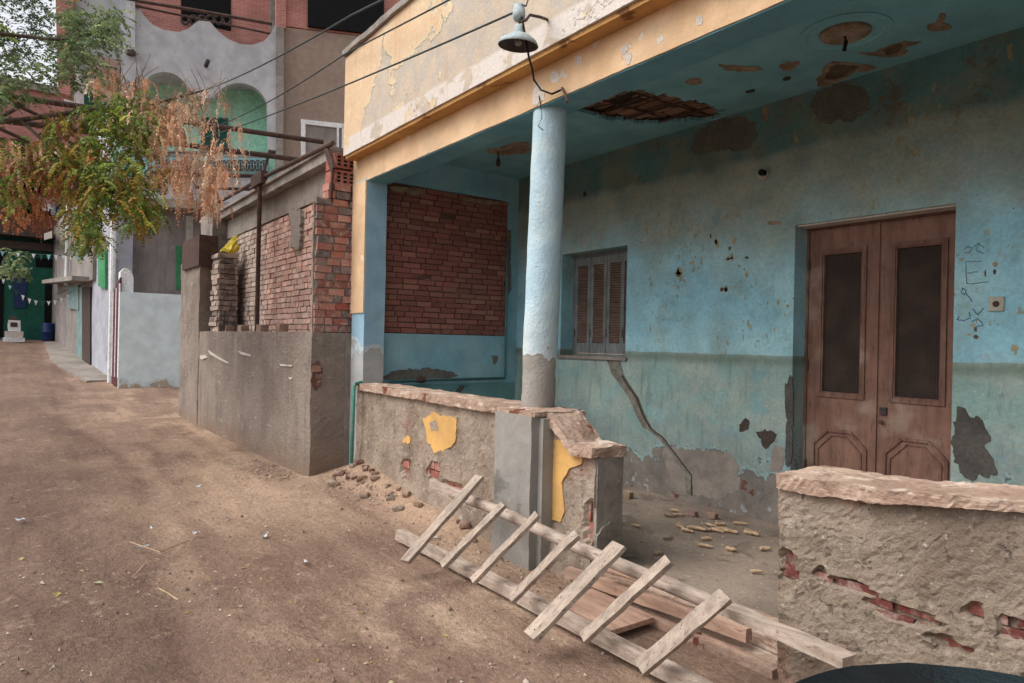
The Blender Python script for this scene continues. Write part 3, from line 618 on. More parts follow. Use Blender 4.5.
# double door
yy = BY + .2
g = G(); g.box((D0, yy - .01, 0), (D0 + .022, yy + .08, DZ)); g.box((D1 - .022, yy - .01, 0), (D1, yy + .08, DZ)); g.box((D0 + .022, yy - .01, DZ - .03), (D1 - .022, yy + .08, DZ))
door = g.obj('double_door', 'doordark', house)
G().box((D0 + .002, BY + .03, DZ - .014), (D1 - .002, yy - .015, DZ + .02)).obj('lintel_strip', 'whiteflake', door)
mid = (D0 + D1) / 2 - .0; z1 = DZ - .034
def ring(g, a, b, c, d, w, y0, y1):
    g.box((a, y0, c), (a + w, y1, d)); g.box((b - w, y0, c), (b, y1, d)); g.box((a + w, y0, c), (b - w, y1, c + w)); g.box((a + w, y0, d - w), (b - w, y1, d))
for s in (0, 1):
    a, b = (D0 + .026, mid - .004) if s == 0 else (mid + .004, D1 - .026)
    g = G(); st = .125; sz0, sz1 = 1.2, 2.44; y0, y1 = yy, yy + .045
    g.box((a, y0, .01), (a + st, y1, z1)); g.box((b - st, y0, .01), (b, y1, z1)); g.box((a + st, y0, sz1), (b - st, y1, z1)); g.box((a + st, y0, .01), (b - st, y1, sz0))
    lf = g.obj('door_leaf', 'door', door)
    g = G(); ring(g, a + st - .03, b - st + .03, sz0 - .03, sz1 + .03, .034, yy - .016, yy + .012); ring(g, a + st - .002, b - st + .002, sz0 - .002, sz1 + .002, .018, yy - .006, yy + .02); g.obj('moulding', 'doordark', lf)
    G().box((a + st, yy + .018, sz0), (b - st, yy + .026, sz1)).obj('insect_screen', 'mesh', lf)
    # octagon-topped lower panel, outlined by a raised bead
    ca, cbb = a + .075, b - .075; zt = .88; ch = .13
    for off, rr, mt in ((0, .014, 'doordark'), (.04, .008, 'doordark')):
        A, B, T = ca + off, cbb - off, zt - off
        g = G(); pts = [(A, .12 + off), (A, T - ch), (A + ch, T), (B - ch, T), (B, T - ch), (B, .12 + off), (A, .12 + off)]
        for (x0, za), (x1, zb) in zip(pts, pts[1:]): g.bar((x0, yy - .004, za), (x1, yy - .004, zb), rr * 2, rr * 1.6, (0, 1, 0), 1, 0)
        g.obj('panel_bead', mt, lf)
    for zz in (.5, 1.4, 2.3): G().tube([(a + (0.004 if s == 0 else b - a - .004), yy - .008, zz), (a + (0.004 if s == 0 else b - a - .004), yy - .008, zz + .09)], .01, 8).obj('hinge', 'metal', lf)
    if s: 
        G().box((a + .03, yy - .02, 1.06), (a + .085, yy + .002, 1.12)).obj('door_lock', 'metal', lf)
        kn = G().lathe(Vector((a + .055, yy - .02, 1.0)), [(0, -.03), (.016, -.028), (.02, -.015), (.01, 0)], 12, Vector((0, 1, 0))).obj('door_handle', 'rust', lf)
    else:
        G().bar((b - .002, yy - .008, .01), (b - .002, yy - .008, z1), .03, .02, (1, 0, 0), 1, 0).obj('cover_strip', 'door', lf)
# hooks and dangling wire at the column head
g = G().tube([onY(562, 88, 3.29), onY(566, 95, 3.27), onY(567, 102, 3.2)], .01, 6); g.obj('iron_hook', 'rust', bm)
cf = 3.44 - .15
g = G().tube([onY(539, 96, cf), onY(541, 108, cf), onY(542, 118, cf), onY(538, 126, cf), onY(543, 130, cf)], .004, 6); g.obj('loose_wire', 'rubber', bm)
patch([onY(x, y, 3.3) for x, y in ((534, 84), (540, 82), (545, 92), (546, 101), (533, 105))], (0, -1, 0), 'whiteflake', bm, 'bare_patch', .004, .01, .03, .008)
for x, y in ((628, 58), (624, 50), (578, 60), (564, 74), (660, 40), (700, 20), (555, 78)):
    patch([onY(x + a, y + b, 3.3) for a, b in ((-3, -3), (2, -6), (4, -1), (1, 6), (-3, 4))], (0, -1, 0), 'whiteflake', bm, 'bare_patch', .003, .01, .03, .012, seed=x)

# ------------------------------------------------------------------ low porch wall, left of the entrance
LX0, LX1, LY = -7.62, -3.50, 3.28
lw_ = empty('low_porch_wall', (-5.5, 3.4, -.1), 'low crumbling wall with yellow paint remnants and grey buttress left of the entrance', 'low wall')
bl = [(-6.35, .26, .1, .12), (-5.75, .34, .13, .09), (-5.4, .24, .28, .05), (-3.54, .34, .06, .16)]
def lowhole(cs, depth):
    def f(p, i, j, k, n):
        if j != 0: return Vector((0, 0, 0))
        m = 0
        for cx, cz_, rx, rz in cs:
            d = ((p.x - cx) / rx) ** 2 + ((p.z - cz_) / rz) ** 2 + noise.noise(p * 9) * .75
            m = max(m, min(1, max(0, (1.0 - d) * 4)))
        return Vector((0, m * depth, 0))
    return f
def warpL(p):       # the entrance end of the wall drops in a curve
    top = 1.0 if p.x < -4.0 else 1.0 - .2 * min(1, (p.x + 4.0) / .3) ** 1.3
    if p.z > .5: p.z = .5 + (p.z - .5) * (top - .5) / .5
    if p.z < .3: p.y -= (.3 - p.z) * .12 * (p.y < 3.3)
    return p
G().rbox((LX0, LY, -.2), (LX1, LY + .27, 1.0), .033, .011, 4, warpL, lowhole(bl, .045), 2, .004).obj('wall_body', 'rough', lw_)
G().box((LX0 + .05, LY + .045, -.1), (LX1 - .02, LY + .2, .72)).obj('brick_core', 'mortard', lw_)
g = G(); g.bricks(Vector((LX0 + .05, LY + .022, -.05)), (1, 0, 0), (0, 0, 1), (0, -1, 0), 4.05, .7, REDS, .22, .06, .012, .04); g.obj('exposed_bricks', 'brickd', lw_)
def warpC(p):
    top = 1.0 if p.x < -4.02 else 1.0 - .2 * min(1, (p.x + 4.02) / .3) ** 1.3
    return Vector((p.x, p.y, p.z - 1.0 + top))
G().rbox((LX0, LY - .05, 1.0), (-4.02, LY + .32, 1.075), .03, .013, 5, warpC, seed=5, fine=.005).obj('mortar_cap', 'cap', lw_)
G().rbox((-4.0, LY - .05, 1.0), (LX1 + .02, LY + .285, 1.075), .022, .014, 7, warpC, seed=9, fine=.006).obj('mortar_cap', 'cap', lw_)
G().rbox((LX1 - .012, LY + .01, -.15), (LX1 + .014, LY + .265, .80), .04, .006, 5, seed=4, fine=.003).obj('end_render', 'cement', lw_)
# grey buttress under the column
bt = G().rbox((-4.47, 3.1, -.2), (-4.0, 3.29, 1.045), .05, .007, 3, seed=7, fine=.002).obj('buttress', 'pierface', lw_)
G().rbox((-4.0, 3.17, -.2), (-3.945, 3.3, 1.03), .05, .004, 3, seed=8).obj('buttress_rib', 'pierface', lw_)
G().rbox((-4.48, 3.12, 1.04), (-3.98, 3.62, 1.072), .05, .008, 5, seed=3, fine=.003).obj('pier_top', 'cap', lw_)
yf = LY - .003
patch([onY(x, y, yf) for x, y in ((423, 418), (436, 413), (446, 415), (457, 419), (456, 440), (449, 449), (434, 452), (427, 440), (425, 428))], (0, -1, 0), 'yellow', lw_, 'paint_patch', .006, .03, .04, .010, label='yellow paint remnant on the low wall')
patch([onY(x, y, yf) for x, y in ((403, 437), (410, 437), (411, 444), (404, 445))], (0, -1, 0), 'yellow', lw_, 'paint_patch', .006, .03, .04, .012)
patch([onY(x, y, yf) for x, y in ((545, 433), (553, 438), (583, 449), (582, 464), (570, 468), (562, 482), (565, 512), (561, 522), (545, 517))], (0, -1, 0), 'yellow', lw_, 'paint_patch', .006, .03, .05, .006, label='tall yellow paint remnant by the wall end')
patch([onY(x, y, yf - .014) for x, y in ((429, 424), (435, 421), (437, 430), (430, 432))], (0, -1, 0), 'rough', lw_, 'bare_patch', -.006, .03, .03, .01)
patch([onX(x, y, LX1 + .014) for x, y in ((596, 535), (606, 524), (618, 522), (620, 545), (612, 555), (596, 556))], (1, 0, 0), 'cement_dark', lw_, 'bare_patch', .02, .02, .04, .012)
# rubble stones and plinth crumbs at its foot
for i in range(34):
    x = random.uniform(-7.7, -4.7) if i > 15 else random.gauss(-7.1, .3); y = LY - abs(random.gauss(.02, .12)) - .04
    if i < 16: y = random.uniform(2.85, 3.2)
    r = random.uniform(.02, .055); g = G(); g.rbox((-r, -r * .7, -r * .5), (r, r * .7, r * .5), r / 2.4, r * .3, 1 / r * .6, (lambda q, r=r: q.lerp(Vector((q.x / r, q.y / r / .7, q.z / r / .5)).normalized().__mul__(1) * 1 if False else Vector((q.x, q.y, q.z)) * (1.25 / max(.8, Vector((q.x / r, q.y / r / .7, q.z / r / .5)).length)), .45)), seed=i * 3.1)
    rot = Matrix.Rotation(random.uniform(0, 3), 3, 'Z'); g.v = [rot @ v + Vector((x, y, gz(x, y) + r * .3)) for v in g.v]
    g.obj('rubble_stone', ['stone', 'tan', 'rough', 'stone', 'redjoint'][i % 5], label='small loose stone in the rubble at the foot of the low wall', cat='stone', group='rubble along the low wall')

# ------------------------------------------------------------------ low wall, right of the entrance
RX0, RX1, RY = -1.90, 1.2, 3.0
rw = empty('low_porch_wall', (-.5, 3.15, -.1), 'pitted cement wall with red bricks showing through at the right edge', 'low wall')
rr_ = [(-1.86, .60, .045, .05), (-1.86, .52, .05, .04), (-1.70, .58, .04, .035), (-1.56, .545, .14, .018), (-1.36, .50, .16, .03), (-1.16, .44, .09, .02), (-1.08, .60, .04, .03), (-.95, .56, .05, .05), (-.8, .42, .12, .025), (.1, .5, .2, .05)]
def warpR(p):
    top = .93 + (p.x + 1.94) * .085
    if p.z > .5: p.z = .5 + (p.z - .5) * (top - .5) / .5
    return p
G().rbox((RX0, RY, -.2), (RX1, RY + .34, 1.0), .02, .016, 5, warpR, lowhole(rr_, .042), 3, .007).obj('wall_body', 'rough2', rw)
G().box((RX0 + .03, RY + .06, -.1), (RX1 - .05, RY + .3, .9)).obj('brick_core', 'mortard', rw)
WARM = [(132, 66, 56), (116, 60, 54), (128, 74, 64), (140, 80, 66)]
g = G(); g.bricks(Vector((RX0 + .02, RY + .026, .0)), (1, 0, 0), (0, 0, 1), (0, -1, 0), 3.0, .9, WARM, .23, .066, .014, .04, jit=.006); g.obj('exposed_bricks', 'brickd', rw)
g = G().rbox((RX0 - .01, RY - .04, 0), (RX1, RY + .38, .056), .018, .012, 6, lambda p: Vector((p.x, p.y + .02 * math.sin(p.x * 6) + .03 * noise.noise(Vector((p.x * 4, 0, 0))), p.z * (1 + .3 * math.sin(p.x * 3.1 + 1)) + .915 + (p.x + 1.94) * .085 + .012 * math.sin(p.x * 5))), seed=6, fine=.007)
g.obj('mortar_cap', 'cap', rw)

# ------------------------------------------------------------------ entrance steps, boards, ladder
g = G().rbox((-3.47, 3.34, -.2), (-2.02, 3.62, .018), .05, .008, 4, seed=2, fine=.003); g.obj('stone_step', 'step', label='sandy stone step across the porch entrance, behind the ladder', cat='step')
g = G().rbox((-3.75, 3.16, -.2), (-2.02, 3.33, -.055), .05, .008, 4, seed=5, fine=.003); g.obj('stone_step', 'step', label='lower dusty stone step under the ladder, just above the lane', cat='step')
g = G().bar(onZ(568, 572, .0) , onZ(752, 633, .04) + Vector((0, -.03, 0)), .07, .06, (0, 0, 1), 10, .004); g.obj('squared_timber', 'plank', label='pinkish squared timber lying along the edge of the step', cat='timber')
g = G().tube([onZ(607, 570, .13), onZ(650, 582, .13), onZ(703, 603, .13)], .02, 10, jit=.08); g.obj('wooden_pole', 'plank', label='thin pale pole lying just under the ladder on the step', cat='pole')
q = [onZ(*p, -.04) for p in ((566, 606), (610, 633), (654, 618), (602, 590))]
q = [onZ(566, 608, -.04), onZ(610, 632, -.04), onZ(654, 618, -.04), onZ(592, 588, -.04)]
g = G().prism([p + Vector((0, 0, -.025)) for p in q], Vector((0, 0, .03))); g.obj('short_board', 'plank', label='short flat board with a slanting cut end lying under the ladder rungs', cat='board')
g = G().rbox((-2.42, 3.05, -.16), (-2.0, 3.3, .10), .04, .006, 4, seed=15, fine=.003)
g = G().bar(onZ(600, 600, -.08), onZ(772, 668, -.08), .05, .05, (0, 0, 1), 10, .004); g.obj('squared_timber', 'plank', label='squared timber lying lowest at the foot of the step, under the ladder', cat='timber')
lad = empty('wooden_ladder', (-3.6, 2.8, -.1), 'weathered home-made wooden ladder lying across the porch entrance', 'ladder')
lo = [onZ(399, 534, -.025), onZ(475, 581, -.025), onZ(552, 620, -.025), onZ(689, 682, -.025)]
d = (lo[3] - lo[0]).normalized(); a = lo[0]; b = a + d * 4.2
def onlo(X): t = (X - a.x) / (b.x - a.x); return a.lerp(b, t)
g = G(); g.bar(a, b, .07, .075, (0, 1, 0), 16, .005); g.obj('rail', 'ladder', lad)
U0 = onZ(432, 484, .36); U1 = onZ(716, 605, .275)
UZ = []
def upat(X): t = (X - U0.x) / (U1.x - U0.x); return U0.lerp(U1, t)
m1 = upat(-4.55)
g = G(); g.bar(U0, m1, .075, .055, (0, 0, 1), 6, .003); g.obj('rail', 'ladder', lad)
pts = [m1.lerp(U1, i / 12) + Vector((0, math.sin(i * .9) * .006, math.sin(i * .6) * .008)) for i in range(13)]
g = G().tube([m1 + (m1 - U1).normalized() * .25] + pts, .041, 12, jit=.03); g.obj('rail', 'ladder', lad, smooth=True)
PL0 = upat(U1.x - .03) + Vector((0, .03, -.01)); PLe = onZ(850, 662, .31)
g = G().bar(PL0, PLe, .085, .05, (0, 1, 0), 10, .004); g.obj('rail_splice', 'ladder', lad)
rungs = [((405, 562), (479.5, 477), .085), ((442.5, 566), (504, 504), .06), ((473, 581), (538, 514.5), .06), ((511, 600), (577, 534), .065), ((530, 637.5), (620, 545), .10), ((583, 639), (669, 560), .065), ((640, 669), (726, 595), .09)]
for i, (p, q, w) in enumerate(rungs):
    A = onZ(p[0], p[1], .03); t = (q[0] - 432) / 280.; zz = upat(-5.2).z
    # the upper end rests on the upper rail
    best = min((abs(onZ(q[0], q[1], z / 200).y - upat(onZ(q[0], q[1], z / 200).x).y) , z / 200) for z in range(30, 100))
    B = onZ(q[0], q[1], best[1] + .045)
    if i in (0, 4): pass
    g = G(); g.bar(A, B, w * random.uniform(.92, 1.08), .03, (1, 0, random.uniform(-.12, .12)), 7, .0035); r_ = g.obj('rung', 'rung', lad)
    t = (B - A).normalized(); g = G()
    up_ = t.cross(Vector((1, 0, 0))); up_ = up_ if up_.z > 0 else -up_
    for c in (A.lerp(B, .06), A.lerp(B, .94)): g.lathe(c + up_ * .012, [(0, .006), (.0035, .006), (.0035, 0)], 6, up_)
    g.obj('nail', 'rust', r_)

# corncobs on the porch floor
for i, (x, y) in enumerate([(295, 320), (320, 300), (155, 365), (340, 368), (375, 385), (400, 372), (425, 378), (470, 362), (455, 380), (520, 378), (515, 358), (560, 388), (600, 355), (292, 418), (455, 420), (450, 450), (560, 465), (250, 480), (670, 560), (640, 395), (705, 463), (500, 384), (335, 318), (640, 388), (660, 398)]):
    p = onZ(600 + x * .2342, 440 + y * .2342, .022); a = random.uniform(-.5, .9) + .3; L = random.uniform(.04, .065); dd = Vector((math.cos(a), math.sin(a), 0)); r = random.uniform(.011, .016)
    g = G(); prof = [(0, -L), (r * .7, -L), (r, -L * .7), (r * 1.05, 0), (r * .9, L * .6), (r * .55, L), (0, L)]; pr_ = []
    for (r0, z0), (r1, z1) in zip(prof, prof[1:]):
        for k in range(3): pr_.append((r0 + (r1 - r0) * k / 3 + (.0012 if k % 2 else 0), z0 + (z1 - z0) * k / 3))
    pr_.append(prof[-1]); g.lathe(p, pr_, 10, dd); bn = Vector((-dd.y, dd.x, 0)) * random.uniform(-2.5, 2.5); g.v = [v + bn * ((v - p).dot(dd) ** 2) + noise.noise_vector(v * 45) * .0035 for v in g.v]; g.obj('corncob', random.choice(['cob', 'cob', 'tan']), label='dry corncob scattered on the porch floor', cat='corncob', group='corncobs on the porch floor')
for i, (x, y, s) in enumerate([(115, 235, .06), (395, 312, .045), (480, 322, .05)]):
    p = onZ(600 + x * .2342, 440 + y * .2342, .03); g = G().rbox(p - Vector((s, s * .6, s * .5)), p + Vector((s, s * .6, s * .5)), s / 2, s * .2, 1 / s * .4, seed=i)
    g.obj('brick_lump', ['tan', 'stone', 'stone'][i], label=['pale broken lump by the end of the low wall', 'reddish brick lump nearest the crack in the porch wall', 'flat brown lump lying before the porch wall'][i], cat='rubble')

# ------------------------------------------------------------------ neighbour: grey wall with brickwork
GC = onZ(309, 480, -.08); GF = onZ(181, 418, .0)
gd = (GF - GC); gd.z = 0; GL = gd.length; gu = gd.normalized(); gn = Vector((0, 1, 0))
def gwarp(p): return GC + gu * p.x + gn * p.y + Vector((0, 0, p.z - GC.z))
ght = onY(310, 332, GC.y).z
gw = empty('grey_garden_wall', (-11, 2.9, 0), 'rough grey rendered wall with chipped corner along the dirt lane', 'wall')
def ghole(p, i, j, k, n):
    return Vector((0, 0, 0))
G().rbox((0, 0, -.4), (GL, .56, ght), .06, .010, 3, gwarp, seed=3, fine=.006).obj('wall_body', 'graywall', gw)
ex = GC.x
patch([onX(x, y, ex) for x, y in ((311, 364), (318, 361), (322, 368), (321, 385), (315, 390), (310, 382))], (1, 0, 0), 'redjoint', gw, 'broken_hole', .014, .004, .04, .006)
h0 = onX(311.5, 387, ex); h1 = onX(321, 365, ex)
g = G(); g.bricks(Vector((ex + .02, h0.y, h0.z)), (0, 1, 0), (0, 0, 1), (1, 0, 0), h1.y - h0.y, h1.z - h0.z, [(150, 104, 88), (136, 92, 78)], .12, .06, .014, .02, lambda a, b: True, .008); g.obj('exposed_bricks', 'brickd', gw)
GNV = Vector((gu.y, -gu.x, 0)); GNV = GNV if GNV.y < 0 else -GNV
def onG(x, y, off=.012):
    rr = ray(x, y); o = Vector((0, 0, H)); t = (off - GNV.dot(o - GC)) / GNV.dot(rr); return o + rr * t
for pts in (((208, 350), (214, 354), (227, 362), (228, 363.5), (220, 360), (210, 354)), ((238, 351), (250, 354.5), (251, 356.5), (241, 354)), ((280, 364), (292, 365), (292, 366.5), (281, 366)), ((200, 356), (206, 355), (207, 358), (201, 359)), ((288, 377), (293, 378), (291, 380))):
    patch([onG(*p) for p in pts], GNV, 'whiteflake', gw, 'scratch', .006, .006, .03, .009)
# brick wall of the unfinished room above it
nb = empty('unfinished_brick_room', (-11, 3.4, 0), 'unfinished brick room with concrete eave above the grey wall', 'building')
NY = 3.22
PALE = [(208, 164, 146), (198, 152, 136), (212, 170, 154), (192, 148, 134), (202, 166, 152), (214, 180, 166)]
GREY = [(182, 164, 150), (172, 154, 142), (190, 172, 160), (178, 152, 138)]
G().box((-15.0, NY + .03, 0), (-8.1, NY + .3, 3.9)).obj('mortar_core', 'mortar', nb)
def keepw(a, b): return not (1.62 < b < 1.95 and abs(a % 1.9 - .9) < .06)
G().bricks(Vector((-11.2, NY, 1.62)), (1, 0, 0), (0, 0, 1), (0, -1, 0), 3.15, 1.78, PALE, .215, .067, .012, .05, keepw, .004, .012).obj('brickwork', 'brickd', nb)
G().bricks(Vector((-14.9, NY, 1.62)), (1, 0, 0), (0, 0, 1), (0, -1, 0), 3.7, 1.78, GREY, .215, .067, .012, .05, None, .004, .012).obj('brickwork', 'brickd', nb)
G().rbox((-15.0, NY - .018, 3.42), (-8.12, NY + .1, 3.78), .1, .008, 2, seed=2, fine=.003).obj('rendered_band', 'cement', nb)
G().rbox((-15.2, NY - .16, 3.78), (-8.1, NY + .4, 3.9), .12, .006, 2, seed=4).obj('eave_slab', 'concrete', nb)
G().box((-15.2, NY - .2, 3.905), (-8.1, NY + .5, 3.95), jit=.004).obj('eave_slab', 'concrete', nb)
# brick end pillar
e0 = ex - .02
MIX = [(178, 122, 108), (168, 110, 98), (184, 132, 118), (156, 104, 94), (148, 82, 72), (134, 84, 76), (166, 104, 90), (110, 102, 102), (124, 112, 110), (150, 96, 84)]
G().box((e0 - .14, GC.y + .06, 1.6), (e0 - .03, 3.38, 3.24)).obj('mortar_core', 'mortar', nb)
G().bricks(Vector((e0 - .02, GC.y + .04, ght)), (0, 1, 0), (0, 0, 1), (1, 0, 0), .5, 3.27 - ght, MIX, .18, .076, .013, .05, None, .006, .012).obj('pillar_brickwork', 'brickd', nb)
G().rbox((e0 - .1, GC.y + .02, ght - .01), (e0 - .06, GC.y + .1, 3.2), .06, .014, 4, seed=6, fine=.004).obj('pillar_render', 'cement', nb)
G().bricks(Vector((-8.0, 3.29, ght)), (1, 0, 0), (0, 0, 1), (0, -1, 0), .13, 3.27 - ght, MIX, .18, .076, .013, .05, None, .006, .012).obj('pillar_brickwork', 'brickd', nb)
G().rbox((-8.02, 3.24, -.1), (-7.87, 3.33, ght), .06, .006, 3).obj('filler_render', 'cement', nb)
hb = G()
for z in (3.46, 3.66):
    hb.box((e0 - .3, 3.06, z), (e0 - .02, 3.34, z + .17), lin((168, 96, 82)), jit=.005)
hbo = hb.obj('hollow_block', 'brickd', nb)
g = G()
for z in (3.46, 3.66):
    for a in range(3):
        for b in range(3): g.box((e0 - .05, 3.1 + a * .08, z + .025 + b * .045), (e0 - .012, 3.14 + a * .08, z + .05 + b * .045))
g.obj('block_holes', 'black', hbo)
G().bricks(Vector((e0 - .02, 3.0, 3.27)), (0, 1, 0), (0, 0, 1), (1, 0, 0), .36, .2, MIX, .2, .06, .012, .2, None, .006).obj('pillar_brickwork', 'brickd', nb)
# cement smear with dark foot on the brickwork
patch([onY(x, y, NY - .008) for x, y in ((292, 210), (302, 208), (304, 232), (302, 250), (293, 250), (294, 230))], (0, -1, 0), 'cement', nb, 'cement_smear', .05, .03, .05, .02)
# rear corner column, stub columns and loose brick stack
def col_at(x0, x1, ytop, Y, ybot_z, name, mat, th, parent=None, **kw):
    A = onY(x0, ytop, Y); B = onY(x1, ytop, Y); zt = A.z
    return G().rbox((A.x, Y, ybot_z), (B.x, Y + th, zt), .09, .018, 3, seed=x0, fine=.005).obj(name, mat, parent, **kw)
col_at(181.5, 200, 265, 2.62, 0, 'cement_post', 'graywall', .35, label='rough grey cement post at the far end of the grey wall', cat='post')
A = onY(184, 243, 2.60); B = onY(200, 265, 2.60)
G().box((A.x, 2.58, B.z), (B.x, 2.9, A.z), jit=.01).obj('meter_box', 'rust', label='dark box sitting on top of the far cement post', cat='box')
col_at(201, 213, 218, 2.95, 1.5, 'corner_column', 'cement', .4, nb)
A = onY(213, 255, 2.80); B = onY(218.5, 333, 2.80); SD = onX(236, 333, B.x).y - 2.80
bs = empty('brick_stack', (-11.9, 2.95, ght), 'stack of grey weathered bricks standing on the grey wall', 'brick stack')
G().bricks(Vector((A.x, 2.80, ght)), (1, 0, 0), (0, 0, 1), (0, -1, 0), B.x - A.x, A.z - ght, GREY + [(120, 110, 106)], .5, .075, .014, .3, None, .012, .04).obj('bricks', 'brickd', bs)
G().bricks(Vector((B.x, 2.80, ght)), (0, 1, 0), (0, 0, 1), (1, 0, 0), SD, A.z - ght, [(120, 108, 104), (104, 94, 90)], .2, .075, .014, .2, None, .012, .04).obj('bricks', 'brickd', bs)  # end face in darker bricks: its shade is put into their colour
g = G(); bx_ = B.x - .12; by_ = 2.80 + SD * .5; NB = 9
prof = [(.0, .0), (.12, .0), (.15, .05), (.12, .1), (.08, .17), (.045, .25), (.02, .3)]
for a, (rr0, z0) in enumerate(prof): pass
g.lathe(Vector((bx_, by_, A.z + .02)), prof, 14)
g.v = [v + noise.noise_vector(v * 13) * .05 + Vector((0, (v.z - A.z) * .5, 0)) for v in g.v]
g.obj('crumpled_bag', 'yellowbag', label='crumpled yellow plastic bag on the brick stack', cat='bag')
for i, (x, y) in enumerate(((222, 330), (229, 331), (243, 331), (262, 331), (282, 331))):
    p = onY(x, y, 2.95); g = G().rbox(p - Vector((.1, .06, .06)), p + Vector((.1, .06, .07)), .05, .02, 4, seed=i); g.v = [v + Vector((0, 0, ght + .04 - p.z)) for v in g.v]
    g.obj('loose_brick', 'stone', label='loose brick piece lying on top of the grey wall', cat='brick', group='loose bricks on the grey wall')
# pipe railing along the roof edge with its posts
pr_ = empty('pipe_railing', (-11, 3.0, ght), 'rusty pipe railing on posts above the brick room eave', 'railing')
P1 = onY(333, 143, 3.02); P0 = onY(190, 213, 3.02)
G().tube([P1, onY(262, 178, 3.02), onY(225, 199, 3.02), P0], .03, 8).obj('rail', 'rust', pr_)
G().tube([onY(260, 178, 3.0), Vector((onY(260, 178, 3.0).x, 3.0, ght - .02))], .035, 8).obj('post', 'rust', pr_)
G().bar(onY(326, 147, 3.02), onY(333, 170, 3.02), .09, .03, (1, 0, 0), 2, .004).obj('post', 'rust', pr_)
G().tube([onY(333, 168, 3.02), onY(331, 198, 3.02)], .02, 6).obj('post', 'rust', pr_)
G().tube([onY(215, 203, 3.02), onY(216, 240, 3.02)], .03, 6).obj('post', 'rust', pr_)
G().box(onY(254, 176, 3.0) - Vector((0, .05, .02)), onY(264, 184, 3.0) + Vector((0, .05, .02))).obj('pipe_joint', 'rust', pr_)

# ------------------------------------------------------------------ lamp, cables, water pipe
LYp = 2.85
lp = empty('street_lamp', onY(518, 46, LYp), 'enamel dish lamp hanging on a bent bracket from the ochre parapet', 'lamp')
c = onY(518, 46, LYp)
ax = Vector((.10, .0, 1)).normalized()
shd = G().lathe(c, [(.142, 0), (.146, .004), (.13, .035), (.075, .075), (.04, .09), (.036, .14), (0, .145)], 32, ax).obj('lamp_shade', 'enamel', lp, smooth=True)
G().lathe(c, [(.141, .001), (.125, .03), (.07, .068), (0, .08)], 32, ax).obj('reflector', 'enamelin', shd, smooth=True)
G().lathe(c + Vector((0, 0, .0)), [(0, .0), (.02, .005), (.03, .03), (.018, .06), (.012, .08)], 16, ax).obj('bulb', 'glass', shd, smooth=True)
ins = onY(519, 13, LYp)
G().lathe(ins, [(.0, -.055), (.03, -.055), (.045, -.035), (.045, .02), (.038, .022), (.04, .05), (.03, .06), (0, .065)], 20).obj('insulator', 'enamel', lp, smooth=True)
G().tube([onY(548, 20, 3.15), onY(540, 17, 3.0), onY(530, 15, 2.9), onY(526, 20, LYp), onY(521, 22, LYp), onY(519, 14, LYp)], .011, 8).obj('bracket', 'metal', lp)
G().tube([ins + Vector((0, 0, -.06)), c + ax * .14], .006, 6).obj('hanger_wire', 'wire', lp)
G().tube([ins + Vector((.03, 0, -.03)), c + ax * .12 + Vector((.05, 0, 0)), onY(529, 58, 2.9), onY(532, 68, 3.1), onY(534, 80, 3.2), onY(541, 90, 3.22), onY(552, 94, 3.25), onY(561, 90, 3.28)], .008, 6).obj('lamp_cable', 'rubber', lp)
G().tube([ins + Vector((0, 0, .06)), onY(526, 6, LYp), onY(530, -6, 3.0)], .006, 6).obj('lamp_cable', 'wire', lp)
def cable(a, b, sag, label, r=.009, extra=[]):
    pts = [a.lerp(b, i / 24) + Vector((0, 0, -sag * 4 * (i / 24) * (1 - i / 24))) for i in range(25)] + extra
    G().tube(pts, r, 6).obj('overhead_cable', 'wire', label=label, cat='cable')
fA = onF(191, 94, .1); fB = onX(200, 132, -13.6)
cable(fA, atd(350, 16, 8.5), .12, 'highest of the three black cables, crossing the grey balcony', .012, [atd(384, -1, 7.5), atd(420, -30, 6.5)])
cable(fB, onY(345, 54, 3.05), .1, 'middle black cable, crossing the parapet corner and leaving at the top', .008, [onY(449, 0, 2.95), onY(500, -30, 2.9)])
cable(fB + Vector((0, .02, -.12)), ins + Vector((0, -.03, 0)), .06, 'lowest black cable, ending at the lamp insulator', .008)
wp = empty('water_pipe', (-7.6, 3.2, 0), 'thin green water pipe climbing over the low wall into the porch', 'pipe')
pb = onZ(351, 472, -.02); 
V1 = Vector((-7.60, 3.19, .02)); 
V1 = onY(351, 470, 3.17); V2 = onY(354, 384, 3.17)
g = G().tube([V1 + Vector((0, 0, -.15)), V2 + Vector((0, 0, -.03)), V2 + Vector((.01, .01, 0)), onY(362, 382, 3.3), onX(384, 383, EX + .09)], .022, 10); g.obj('pipe_run', 'pipe', wp, smooth=True)
e1 = onX(392, 381, EX + .05); e2 = onX(505, 378, EX + .05); e3 = onX(509, 240, EX + .05)
e2.y = min(e2.y, BY - .05); e3 = Vector((e2.x, e2.y, e3.z)); 
G().tube([onX(384, 383, EX + .09), e1, e2, e2 + Vector((0, 0, .03)), e3], .017, 10).obj('pipe_run', 'tealpipe', wp, smooth=True)
v = onX(421, 380, EX + .06); vo = G().lathe(v, [(0, -.05), (.03, -.05), (.035, 0), (.03, .05), (0, .05)], 12, Vector((0, 1, 0))).obj('valve', 'rust', wp)
G().tube([v, v + Vector((0, 0, .06))], .01, 6).obj('valve_stem', 'metal', vo)
patch([onX(507 + a, 250 + b, EX + .004) for a, b in ((0, -20), (4, -20), (4, 40), (1, 45))], (1, 0, 0), 'cement_dark', ew, 'bare_patch', .006, .01, .05, .01)

